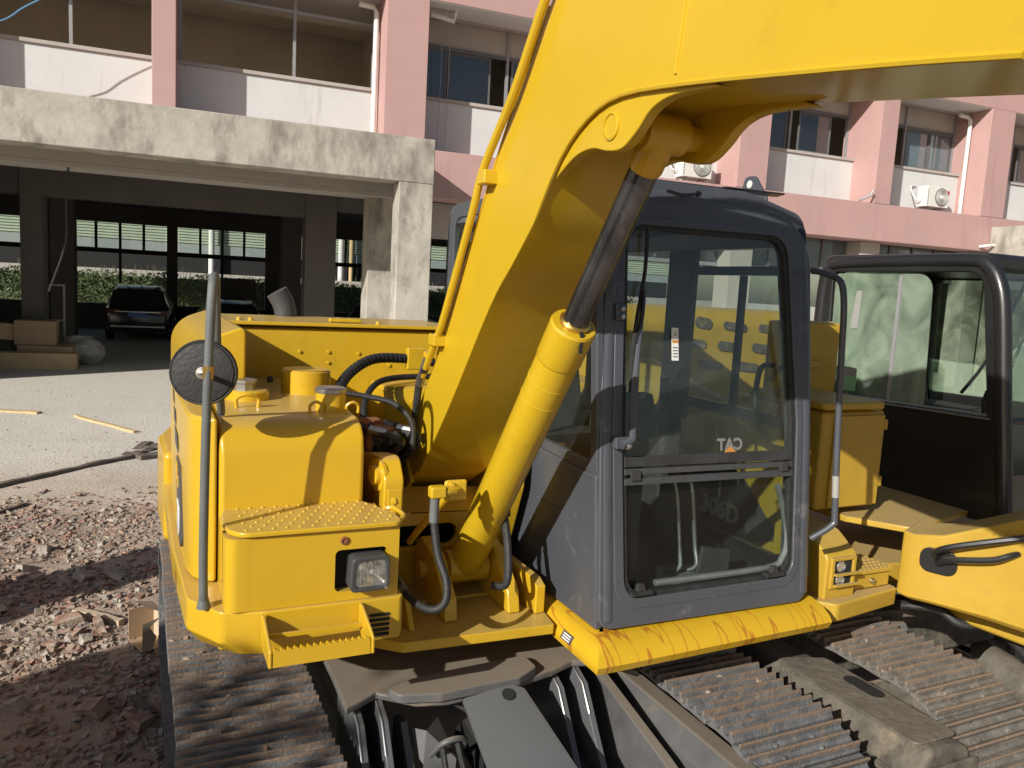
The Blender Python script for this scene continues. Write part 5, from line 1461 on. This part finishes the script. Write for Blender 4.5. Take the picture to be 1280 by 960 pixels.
wp = MB().tube([fr3((1.52, 1.70), -0.035), fr3((1.565, 1.72), -0.035), fr3((1.57, 1.80), -0.03), fr3((1.60, 2.02), -0.022), fr3((1.625, 2.16), -0.018)], [0.016, 0.014, 0.014, 0.009, 0.006], 8, sm=2)
wp = wp.build('wiper_arm', 'grey_paint', cab)
MB().tube([fr3((1.575, 1.88), -0.010), fr3((1.60, 2.10), -0.008), fr3((1.645, 2.30), -0.006), fr3((1.66, 2.46), -0.006)], 0.0075, 6, sm=3).build('wiper_blade', 'rubber', wp)
MB().tube([fr3((1.60, 2.05), -0.018), fr3((1.622, 2.16), -0.022), fr3((1.635, 2.24), -0.012)], 0.009, 6, sm=3).build('wiper_yoke', 'black', wp)
MB().ext([fr3((1.50, 1.685), -0.03), fr3((1.565, 1.685), -0.03), fr3((1.565, 1.725), -0.03), fr3((1.50, 1.725), -0.03)], (0, 0.03, 0)).build('wiper_bracket', 'grey_paint', wp, bevel=0.004)
MB().lathe(fr3((1.545, 1.698), -0.03), (0, -1, 0), [(0.017, 0), (0.015, 0.012), (0.007, 0.02)], 10).build('wiper_nut', 'steel', wp)
hg = MB().ext([fr3((1.515, 2.13), -0.018), fr3((1.56, 2.13), -0.018), fr3((1.56, 2.19), -0.018), fr3((1.515, 2.19), -0.018)], (0, 0.02, 0)).build('hinge_plate', 'grey_paint', cab, bevel=0.006)
for z in (2.145, 2.172):
    MB().lathe(fr3((1.54, z), -0.018), (0, -1, 0), [(0.010, 0), (0.009, 0.008), (0.004, 0.010)], 8).build('bolt', 'steel', hg)
# painted reflection of another machine's maker's word and orange wedge, mirrored inside the glass
text('reflected_lettering', 'CAT', 0.062, 'reflection_grey', wind, fr3((2.045, 1.673), 0.0165), (-1, 0, 0), (0, 0.15, 1), ext=0.0004, bold=0.0022)
MB().ext([fr3((2.015, 1.646), 0.0155), fr3((2.075, 1.646), 0.0155), fr3((2.045, 1.668), 0.0155)], (0, 0.0008, 0)).build('reflected_wedge', 'label_orange', wind)
# big grab handle outside the left post
gh = [(2.43, 2.36, 2.36), (2.445, 2.26, 2.335), (2.44, 2.21, 2.30), (2.44, 2.19, 2.20), (2.445, 2.185, 2.05), (2.455, 2.17, 1.70), (2.46, 2.15, 1.42), (2.452, 2.15, 1.37), (2.40, 2.20, 1.305)]
MB().tube(gh, 0.0125, 12, sm=4).build('grab_handle', 'grey_paint', cab)
MB().tube([(2.4575, 2.161, 1.565), (2.459, 2.154, 1.48)], 0.0137, 12).build('handle_wrap', 'label_faint', cab)
MB().tube([(2.52, 2.62, 1.88), (2.53, 2.60, 1.93), (2.62, 2.58, 1.94), (2.66, 2.60, 1.85), (2.665, 2.58, 1.6), (2.69, 2.5, 1.25), (2.69, 2.45, 1.02)], 0.014, 8, sm=4).build('black_hose', 'rubber', EX)
# yellow sill under the cab, rust-streaked
sec = [(0.0, 1.047), (0.07, 1.034), (0.115, 1.006), (0.13, 0.985), (0.115, 0.955), (0.02, 0.935), (-0.15, 0.935), (-0.15, 1.047)]
path = []
for i in range(25):
    f = i / 24
    path.append([(2.47 - (2.47 - 1.47) * f, 2.215 - d + 0.03 * (1 - f), z) for d, z in sec])
path.append([(1.452 - d * 0.62, 2.215 - d, z) for d, z in sec])
for y in (2.3, 2.5, 2.7, 2.82):
    path.append([(1.452 - d * 0.62, y, z) for d, z in sec])
n = len(sec)
vs = [q for ring_ in path for q in ring_]
fs = []
for i in range(len(path) - 1):
    for k in range(n):
        fs.append((i * n + k, i * n + (k + 1) % n, (i + 1) * n + (k + 1) % n, (i + 1) * n + k))
fs += [list(range(n)), [(len(path) - 1) * n + k for k in range(n)]]
sb = MB().add(vs, fs).build('cab_sill', 'streak', EX, angle=50)
pl = MB().ext([(1.386, 2.27, 1.012), (1.386, 2.34, 1.012), (1.3715, 2.34, 0.985), (1.3715, 2.27, 0.985)], (-0.004, 0, 0.001)).build('rating_plate', 'label_dark', sb)
for k in range(3):
    MB().ext([(1.3805 - 0.004 * k, 2.28, 1.009 - 0.008 * k), (1.3805 - 0.004 * k, 2.33, 1.009 - 0.008 * k), (1.3785 - 0.004 * k, 2.33, 1.005 - 0.008 * k), (1.3785 - 0.004 * k, 2.28, 1.005 - 0.008 * k)], (-0.002, 0, 0.001)).build('plate_print', 'label_white', pl)

# ------------------------------------------------------------------ the second excavator, parked beside the first
E2 = thing('used_excavator', 'older yellow excavator with black cab parked right of the grey cab excavator', 'excavator', (3.6, 3.4, 0))
track(E2, 2.98, 0.47, 2.02, 4.5, 'oldtrack', 3, frame_m='mud_grey')
track(E2, 4.75, 0.47, 2.02, 4.5, 'oldtrack', 4, frame_m='mud_grey')
g = MB()
sec = [(2.43, 0.20), (2.72, 0.20), (2.72, 0.66), (2.66, 0.69), (2.50, 0.70), (2.44, 0.60)]
g.ext([(x, 1.66, z) for x, z in sec], (0, 2.6, 0))
fr_ = g.build('track_frame', 'mud_grey', E2, bevel=0.025, seg=3)
MB().ext([(2.425, 1.70, 0.33), (2.425, 4.2, 0.33), (2.425, 4.2, 0.36), (2.425, 1.70, 0.36)], (-0.02, 0, 0)).build('frame_flange', 'mud_grey', fr_)
for y in (2.0, 2.16):
    MB().px(rnd([(y, 0.48), (y + 0.12, 0.48), (y + 0.12, 0.55), (y, 0.55)], 0.03, 4), 2.428, 2.445).build('frame_slot', 'hole', fr_)
MB().pz(rnd([(2.47, 1.70), (2.69, 1.70), (2.69, 2.32), (2.47, 2.40)], 0.03), 0.698, 0.708).build('frame_cover', 'mud_grey', fr_, bevel=0.004)
MB().pz(rnd([(2.60, 1.98), (2.67, 1.98), (2.67, 2.16), (2.60, 2.16)], 0.034, 5), 0.709, 0.711).build('frame_slot', 'hole', fr_)
MB().box(2.425, 2.73, 1.640, 1.659, 0.22, 0.64).build('end_plate', 'mud_grey', fr_, bevel=0.008)
for z in (0.30, 0.52):
    MB().lathe((2.48, 1.64, z), (0, -1, 0), [(0.018, 0), (0.016, 0.014), (0.008, 0.016)], 6).build('bolt', 'mud_grey', fr_)
MB().tube([(2.432, 1.75, 0.585), (2.432, 4.2, 0.585)], 0.008, 6).build('weld_bead', 'mud_grey', fr_)
MB().lathe((2.56, 1.64, 0.36), (0, -1, 0), [(0.05, 0), (0.045, 0.03), (0.02, 0.035)], 14).build('idler_bolt', 'mud_grey', fr_)
MB().box(2.78, 4.5, 2.7, 4.1, 0.35, 0.72).build('carbody_box', 'mud_grey', E2, bevel=0.02)
MB().pz([(3.15, 2.55), (3.35, 2.50), (3.7, 2.42), (4.3, 2.42), (4.5, 2.8), (4.5, 4.2), (3.0, 4.2), (3.0, 2.8)], 0.72, 0.76).build('carbody_plate', 'mud_grey', E2, bevel=0.01)
MB().lathe((3.75, 3.4, 0.76), (0, 0, 1), [(0.45, 0), (0.45, 0.12), (0.42, 0.14)], 36).build('swing_bearing', 'mud_grey', E2)
MB().tube([(3.26, 2.50, 0.80), (3.30, 2.38, 0.84), (3.38, 2.30, 0.84), (3.42, 2.22, 0.80), (3.55, 2.14, 0.80), (3.55, 2.0, 0.74), (3.5, 1.85, 0.66)], 0.022, 10, sm=4).build('travel_hose', 'rubber', E2)
MB().tube([(3.20, 2.60, 0.86), (3.45, 2.42, 0.87), (3.66, 2.25, 0.80), (3.72, 2.0, 0.68)], 0.028, 10, sm=4).build('travel_hose', 'frame_grey', E2)
MB().ext([(3.18, 2.48, 0.72), (3.30, 2.40, 0.74), (3.36, 2.36, 0.60), (3.22, 2.44, 0.60)], (0.02, 0.03, 0)).build('hose_guard', 'frame_grey', E2, bevel=0.005)
MB().tube([(3.62, 2.2, 0.58), (3.70, 1.3, 0.42)], 0.10, 14).build('blade_cylinder', 'mud_grey', E2)
MB().box(3.5, 3.62, 1.4, 2.6, 0.34, 0.50).build('blade_arm', 'mud_grey', E2, bevel=0.01)
rr = random.Random(33)
# upper frame and skirt
MB().pz([(2.86, 2.62), (3.40, 2.52), (3.6, 2.5), (4.9, 2.5), (4.9, 4.6), (2.7, 4.6), (2.68, 3.0)], 0.86, 0.99).build('revolving_frame', 'old_yellow', E2, bevel=0.01)
sk_out = [(3.12, 2.34), (3.115, 2.28), (3.17, 2.18), (3.25, 2.0), (3.30, 1.8), (3.34, 1.40)]
mb = MB()
vs, fs = [], []
for (x, y) in sk_out:
    t = max(0.0, min(1.0, (2.22 - y) / 0.5))
    top = 1.235 + 0.27 * t
    vs += [(x + 0.02, y, 0.93 - 0.01 * t), (x - 0.006, y, 0.955), (x, y, top), (x + 0.25, y + 0.1, top + 0.005), (x + 0.25, y + 0.1, 0.93)]
for i in range(len(sk_out) - 1):
    for k in range(5):
        fs.append((i * 5 + k, i * 5 + (k + 1) % 5, (i + 1) * 5 + (k + 1) % 5, (i + 1) * 5 + k))
fs += [(0, 1, 2, 3, 4), tuple((len(sk_out) - 1) * 5 + k for k in range(5))]
mb.add(vs, fs)
skirt = mb.build('front_skirt', 'old_yellow', E2, bevel=0.012, angle=40)
MB().tube([(x - 0.004, y, 0.955) for x, y in sk_out], 0.008, 6).build('skirt_rim', 'old_yellow', skirt)
MB().pz([(3.05, 2.60), (3.22, 2.36), (3.8, 2.5), (3.8, 3.9), (3.0, 3.9)], 1.20, 1.23).build('side_deck', 'old_yellow', E2, bevel=0.006)
for (y, z) in ((2.0, 1.30), (1.95, 1.325)):
    MB().lathe((3.248 + (2.0 - y) * 0.3, y, z), (-1, -0.4, 0), [(0.014, 0), (0.012, 0.008)], 10).build('bolt', 'old_yellow', skirt)
for (y, z) in ((1.93, 1.22), (1.88, 1.33)):
    MB().lathe((3.285, y, z), (-1, -0.4, 0), [(0.008, 0), (0.007, 0.002)], 8).build('bolt_hole', 'hole', skirt)
# black oval plate and the bent hand rail coming out of it
ov = rnd([(-0.075, -0.055), (0.075, -0.055), (0.075, 0.055), (-0.075, 0.055)], 0.042, 5)
oc = Vector((3.166, 2.185, 1.138))
od = Vector((3.17 - 3.25, 2.18 - 2.0, 0)).normalized()
on = Vector((-od.y, od.x, 0))
if on.x > 0:
    on = -on
pl2 = MB().ext([oc + od * a + Vector((0, 0, b)) for a, b in ov], on * 0.014).build('rail_plate', 'black', skirt, bevel=0.004)
MB().tube([oc + on * 0.02 + Vector((0.0, 0.0, 0.02)), oc + on * 0.06 + Vector((0, 0, 0.06)), oc + on * 0.06 - od * 0.12 + Vector((0, 0, 0.12)), oc + on * 0.02 - od * 0.45 + Vector((0, 0, 0.24)), oc - od * 0.65 + Vector((0, 0, 0.30))], 0.014, 8, sm=4).build('hand_rail', 'black', pl2)
MB().tube([oc + on * 0.03 + Vector((0.0, 0.0, 0.0)), oc + on * 0.05 - od * 0.05 + Vector((0, 0, 0.03)), oc + on * 0.05 - od * 0.2 + Vector((0, 0, 0.07)), oc + on * 0.03 - od * 0.27 + Vector((0, 0, 0.105)), oc - on * 0.03 - od * 0.31 + Vector((0, 0, 0.115))], 0.014, 8, sm=4).build('hand_rail', 'black', pl2)
# fuel tank box with door
tk = MB().box(2.86, 3.27, 2.62, 3.25, 1.262, 1.735).build('tank_box', 'old_yellow', E2, bevel=0.018, seg=3)
MB().box(2.93, 3.255, 2.606, 2.619, 1.275, 1.715).build('tank_door', 'old_yellow', tk, bevel=0.004)
for z in (1.36, 1.64):
    MB().box(3.262, 3.285, 2.612, 2.63, z, z + 0.05).build('door_hinge', 'old_yellow', tk, bevel=0.003)
MB().pz(rnd([(2.82, 2.58), (3.22, 2.57), (3.24, 3.1), (2.82, 3.1)], 0.04), 1.745, 1.785).build('tank_lid', 'old_yellow', E2, bevel=0.015, seg=3)
MB().px([(2.8, 1.26), (3.25, 1.26), (3.25, 1.55), (2.8, 1.42)], 3.28, 3.32).build('tank_gusset', 'old_yellow', E2, bevel=0.004)
# lamp housing and lower fender on the near corner
MB().px(rnd([(2.30, 0.98), (2.30, 1.17), (2.42, 1.25), (2.62, 1.26), (2.62, 0.98)], [0.01, 0.05, 0.1, 0.01, 0.01]), 2.62, 2.80).build('lamp_housing', 'old_yellow', E2, bevel=0.02, seg=3)
lf = MB().ring([(2.64, 2.29, 1.03), (2.785, 2.29, 1.03), (2.785, 2.29, 1.165), (2.64, 2.29, 1.165)], [(2.66, 2.29, 1.045), (2.765, 2.29, 1.045), (2.765, 2.29, 1.15), (2.66, 2.29, 1.15)], (0, 0.02, 0)).build('lamp_frame', 'old_yellow', E2, bevel=0.004)
MB().box(2.655, 2.77, 2.298, 2.2995, 1.04, 1.155).build('lamp_cavity', 'hole', lf)
for z in (1.065, 1.125):
    MB().lathe((2.70, 2.296, z), (0, -1, 0), [(0.026, 0), (0.022, 0.004), (0.008, -0.006)], 18).build('lamp_lens', 'lens', lf)
for z in (1.094, 1.046):
    MB().box(2.655, 2.80, 2.275, 2.289, z - 0.004, z + 0.004).build('lamp_bar', 'old_yellow', lf)
fd = rnd([(2.58, 2.30), (2.64, 2.24), (3.08, 2.30), (3.08, 2.60), (2.58, 2.60)], [0.03, 0.03, 0.03, 0.01, 0.01])
MB().pz(fd, 0.905, 0.985).build('corner_fender', 'old_yellow', E2, bevel=0.015, seg=3)
tb = MB().box(2.83, 3.05, 2.33, 2.62, 0.99, 1.055).build('tool_box', 'old_yellow', E2, bevel=0.006)
MB().box(2.822, 3.058, 2.32, 2.62, 1.058, 1.076).build('tool_box_lid', 'old_yellow', tb, bevel=0.004)
stt = MB()
for i in range(9):
    for j in range(9):
        stt.lathe((2.84 + 0.026 * i, 2.335 + 0.031 * j, 1.076), (0, 0, 1), [(0.006, 0), (0.003, 0.004)], 6)
stt.build('tread_studs', 'old_yellow', tb, kind='stuff')
MB().lathe((2.94, 2.329, 1.022), (0, -1, 0), [(0.014, 0), (0.012, 0.012)], 12).build('lock', 'bright', tb)
# right-hand body side with the model number
bs = MB().px([(2.66, 0.99), (4.5, 0.99), (4.5, 1.75), (3.9, 1.85), (3.2, 1.70), (2.66, 1.40)], 2.75, 2.82).build('body_side', 'old_yellow', E2, bevel=0.012)
MB().px([(2.70, 1.10), (3.05, 0.995), (4.0, 1.02), (4.0, 1.45), (3.4, 1.42), (3.0, 1.36)], 2.742, 2.749).build('decal', 'label_dark', bs)
text('decal_lettering', '306D', 0.13, 'label_white', bs, (2.739, 3.13, 1.135), (0, -1, 0), (0, 0, 1), bold=0.004)
# rear hood with oval vents
hood2 = MB().px(rnd([(4.6, 1.0), (4.6, 2.05), (4.72, 2.17), (5.3, 2.12), (5.5, 1.9), (5.5, 1.0)], [0.01, 0.10, 0.15, 0.2, 0.2, 0.01], 5), 3.05, 4.75).build('engine_hood', 'old_yellow', E2, bevel=0.05, seg=4)
for x, z, w, h in ((3.72, 2.05, 0.15, 0.10), (4.02, 2.03, 0.22, 0.08), (4.36, 2.02, 0.22, 0.08), (3.66, 1.90, 0.20, 0.08), (3.98, 1.88, 0.22, 0.09), (4.30, 1.87, 0.20, 0.09), (3.82, 1.74, 0.22, 0.08), (4.16, 1.73, 0.24, 0.09), (4.46, 1.74, 0.14, 0.09)):
    v = MB().py(rnd([(x - w / 2, z - h / 2 + 0.02), (x + w / 2, z - h / 2), (x + w / 2, z + h / 2 - 0.02), (x - w / 2, z + h / 2)], h * 0.42, 4), 4.590, 4.599)
    v.build('vent', 'mud_grey', hood2)
MB().px(rnd([(3.0, 1.74), (3.0, 2.13), (3.06, 2.14), (3.2, 2.13), (3.2, 1.74)], 0.01), 3.02, 3.335).build('rear_upright', 'old_yellow', E2, bevel=0.01)
MB().box(3.12, 3.19, 2.975, 2.998, 1.90, 1.94).build('small_bracket', 'old_yellow', E2, bevel=0.004)
MB().pz(rnd([(2.72, 4.7), (2.72, 5.1), (3.0, 5.5), (3.7, 5.6), (4.5, 5.5), (4.85, 5.1), (4.85, 4.7)], 0.1), 0.99, 1.6).build('counterweight', 'old_yellow', E2, bevel=0.03, seg=3)
# swing boom stub and mounting in front
MB().pz(rnd([(3.5, 1.6), (4.0, 1.6), (4.1, 2.5), (3.4, 2.5)], 0.05), 0.80, 0.97).build('swing_bracket', 'old_yellow', E2, bevel=0.02)
# --- black cab
CX0 = 3.80
co = rnd([(2.30, 1.19), (3.62, 1.19), (3.62, 2.50), (2.50, 2.50)], [0.02, 0.02, 0.14, 0.16], 6)
ci = rnd([(2.47, 1.73), (3.50, 1.70), (3.52, 2.43), (2.58, 2.43)], [0.03, 0.03, 0.04, 0.09], 6)
c2 = MB().ring([(CX0, y, z) for y, z in co], [(CX0, y, z) for y, z in ci], (0.05, 0, 0)).build('cab_side', 'black', E2, bevel=0.012, angle=40)
MB().tube([(CX0 + 0.02, y, z) for y, z in ((2.32, 1.20), (2.40, 1.75), (2.46, 2.20), (2.50, 2.37), (2.57, 2.465), (2.70, 2.49), (3.46, 2.48), (3.56, 2.43), (3.60, 2.3), (3.61, 1.25))], 0.038, 14, sm=3).build('cab_rail', 'black', c2)
gp = rnd([(2.83, 1.71), (3.49, 1.70), (3.51, 2.42), (2.86, 2.42)], [0.01, 0.02, 0.03, 0.09], 5)
g1 = MB().px(gp, CX0 + 0.014, CX0 + 0.019).build('sliding_pane', 'greenglass', c2)
MB().box(CX0 + 0.006, CX0 + 0.028, 3.04, 3.06, 1.712, 2.41).build('pane_edge', 'alu', g1)
MB().px([(3.28, 1.73), (3.37, 1.73), (3.37, 1.87), (3.28, 1.87)], CX0 + 0.009, CX0 + 0.012).build('sticker', 'label_green', g1)
MB().px([(3.28, 1.82), (3.37, 1.82), (3.37, 1.87), (3.28, 1.87)], CX0 + 0.007, CX0 + 0.0085).build('sticker_top', 'label_faint', g1)
MB().px([(3.31, 2.10), (3.36, 2.10), (3.34, 2.32), (3.30, 2.32)], CX0 + 0.009, CX0 + 0.012).build('paper_strip', 'label_faint', g1)
MB().tube([(CX0 - 0.01, 2.46, 1.725), (CX0 - 0.01, 3.52, 1.695)], 0.008, 6).build('window_track', 'steel', c2)
MB().tube([(CX0 - 0.015, 2.44, 1.71), (CX0 - 0.015, 3.52, 1.68)], 0.006, 6).build('window_track', 'steel', c2)
# far side, front, rear and roof of the cab
MB().ring([(4.74, y, z) for y, z in co], [(4.74, y, z) for y, z in ci], (0.05, 0, 0)).build('cab_side', 'black', E2, bevel=0.01)
MB().px(ci, 4.755, 4.76).build('door_glass', 'greenglass', E2)
fo = [(3.86, 2.545), (4.73, 2.545), (4.73, 2.44), (3.86, 2.44)]
f2 = MB()
f2.ext([(3.85, 2.32, 1.20), (4.74, 2.32, 1.20), (4.74, 2.40, 1.70), (3.85, 2.40, 1.70)], (0, 0.03, 0))
f2.build('lower_windscreen', 'cabglass', E2)
MB().tube([(3.85, 2.40, 1.705), (4.74, 2.40, 1.705)], 0.018, 8).build('screen_bar', 'black', E2)
wq = [(3.87, 2.405, 1.71), (4.72, 2.405, 1.71), (4.72, 2.51, 2.43), (3.87, 2.51, 2.43)]
MB().ext(wq, (0, 0.006, 0)).build('windscreen', 'cabglass', E2)
rq = rnd([(3.90, 1.75), (4.70, 1.75), (4.70, 2.44), (3.90, 2.44)], [0.05, 0.05, 0.12, 0.12], 5)
ro2 = rnd([(3.85, 1.25), (4.74, 1.25), (4.74, 2.50), (3.85, 2.50)], 0.04, 5)
MB().ring([(x, 3.59, z) for x, z in ro2], [(x, 3.59, z) for x, z in rq], (0, 0.03, 0)).build('rear_frame', 'black', E2)
MB().py(rq, 3.60, 3.606).build('rear_window', 'greenglass', E2)
MB().pz(rnd([(3.80, 2.56), (4.80, 2.56), (4.80, 3.64), (3.80, 3.64)], 0.1), 2.44, 2.53).build('roof', 'black', E2, bevel=0.03, seg=4)
MB().box(3.855, 4.735, 2.36, 3.58, 1.21, 1.24).build('cab_floor', 'dark', E2)
MB().pz(rnd([(4.05, 2.8), (4.5, 2.8), (4.5, 3.3), (4.05, 3.3)], 0.08), 1.55, 1.68).build('seat_cushion', 'dark', E2, bevel=0.03)
MB().px(rnd([(3.26, 1.6), (3.40, 1.6), (3.52, 2.2), (3.42, 2.23)], 0.03), 4.06, 4.48).build('seat_back', 'dark', E2, bevel=0.04)
MB().tube([(4.2, 2.60, 2.42), (4.15, 2.60, 2.34), (4.02, 2.64, 2.0), (3.95, 2.72, 1.80)], 0.010, 6, sm=3).build('wiper_arm', 'black', E2)
MB().box(4.0, 4.2, 2.62, 2.68, 2.35, 2.41).build('wiper_motor', 'greyplastic', E2, bevel=0.01)
MB().tube([(3.92, 2.55, 1.70), (3.92, 2.56, 1.78), (4.0, 2.6, 1.82)], 0.02, 8).build('joystick', 'rubber', E2)
MB().tube([(4.86, 2.4, 1.95), (4.9, 2.2, 1.7), (4.9, 2.15, 1.3), (4.86, 2.3, 1.1)], 0.014, 8, sm=3).build('grab_handle', 'black', E2)

# ------------------------------------------------------------------ unseen shade casters added left of the frame to shadow rubble and track
ct = thing('shade_container', 'added out-of-view shade caster shaped as a blue grey steel container left of the rubble', 'container', (-3.9, 1.2, 0))  # made-up container, there to shadow the ground at lower left
MB().box(-4.6, -3.2, 0.0, 2.36, 0.12, 2.46).build('shell', 'plate_grey', ct, bevel=0.02)
for k in range(12):
    MB().box(-3.199, -3.165, 0.06 + 0.19 * k, 0.15 + 0.19 * k, 0.2, 2.38).build('rib', 'plate_grey', ct, bevel=0.008)
for y in (0.3, 2.0):
    MB().box(-4.5, -3.3, y, y + 0.12, 0, 0.12).build('skid', 'darkwood', ct)
gp_ = thing('shade_post', 'added out-of-view shade caster shaped as a thick tapered concrete post left of the rubble', 'post', (-3.2, 4.4, 0))  # made-up post, its taper shaped to cast the shadow band
MB().ext([(-3.4, 3.95, 0), (-3.4, 5.2, 0), (-3.4, 4.72, 1.75), (-3.4, 4.62, 2.6), (-3.4, 4.22, 2.6), (-3.4, 4.17, 1.75)], (0.3, 0, 0)).build('shaft', 'concrete', gp_, bevel=0.02)
MB().box(-3.46, -3.04, 4.15, 4.69, 2.602, 2.72).build('cap', 'concrete', gp_, bevel=0.02)
tree = thing('shade_tree', 'unseen young tree with sparse leaves, added to mottle the left track with shade', 'tree', (-4.9, -0.35, 0))  # unseen tree, crown placed and thinned to dapple the left track
MB().tube([(-4.9, -0.35, 0), (-4.86, -0.33, 1.4), (-4.9, -0.37, 2.7), (-4.87, -0.35, 3.7)], [0.07, 0.06, 0.045, 0.02], 8, sm=3).build('trunk', 'darkwood', tree)
rr = random.Random(77)
lv = MB()
for i in range(14):
    a = rr.uniform(0, 6.28)
    z = rr.uniform(3.0, 3.4)
    tip = Vector((-4.88 + math.cos(a) * rr.uniform(0.3, 0.7), -0.35 + math.sin(a) * rr.uniform(0.3, 0.6), z + 0.3))
    MB().tube([(-4.88, -0.35, z), (Vector((-4.88, -0.35, z)) + tip) / 2 + Vector((0, 0, 0.1)), tip], [0.02, 0.014, 0.006], 6, sm=2).build('limb', 'darkwood', tree)
    for k in range(17):
        c = Vector((-4.88, -0.35, z)).lerp(tip, rr.uniform(0.35, 1.1)) + Vector((rr.gauss(0, 0.13), rr.gauss(0, 0.13), rr.gauss(0, 0.12)))
        s_ = rr.uniform(0.03, 0.07)
        d1 = Vector((rr.uniform(-1, 1), rr.uniform(-1, 1), rr.uniform(-0.5, 0.5))).normalized()
        d2 = d1.orthogonal().normalized()
        lv.add([c - d1 * s_, c + d2 * s_ * 0.45, c + d1 * s_, c - d2 * s_ * 0.45], [(0, 1, 2, 3)])
lv.build('crown', 'leaf', tree, kind='stuff')

# grit lying on the shoes
rr = random.Random(91)
gr = {'brick': MB(), 'greyrubble': MB()}
for i in range(230):
    m = 'brick' if rr.random() < 0.55 else 'greyrubble'
    x = rr.choice([0.335, 2.055, 2.98]) + rr.uniform(-0.22, 0.22)
    s_ = 0.004 + 0.012 * rr.random() ** 3
    gr[m].add(*chunk(rr, Vector((x, rr.uniform(2.05, 3.4), 0.738 + s_ * 0.5)), s_, 0.8))
for m, nm in (('brick', 'brick_grit'), ('greyrubble', 'stone_grit')):
    o = gr[m].build(nm, m, kind='stuff', angle=20)
    o['label'] = 'small %s crumbs lying on the crawler track shoes' % ('red brick' if m == 'brick' else 'grey stone')
    o['category'] = 'grit'
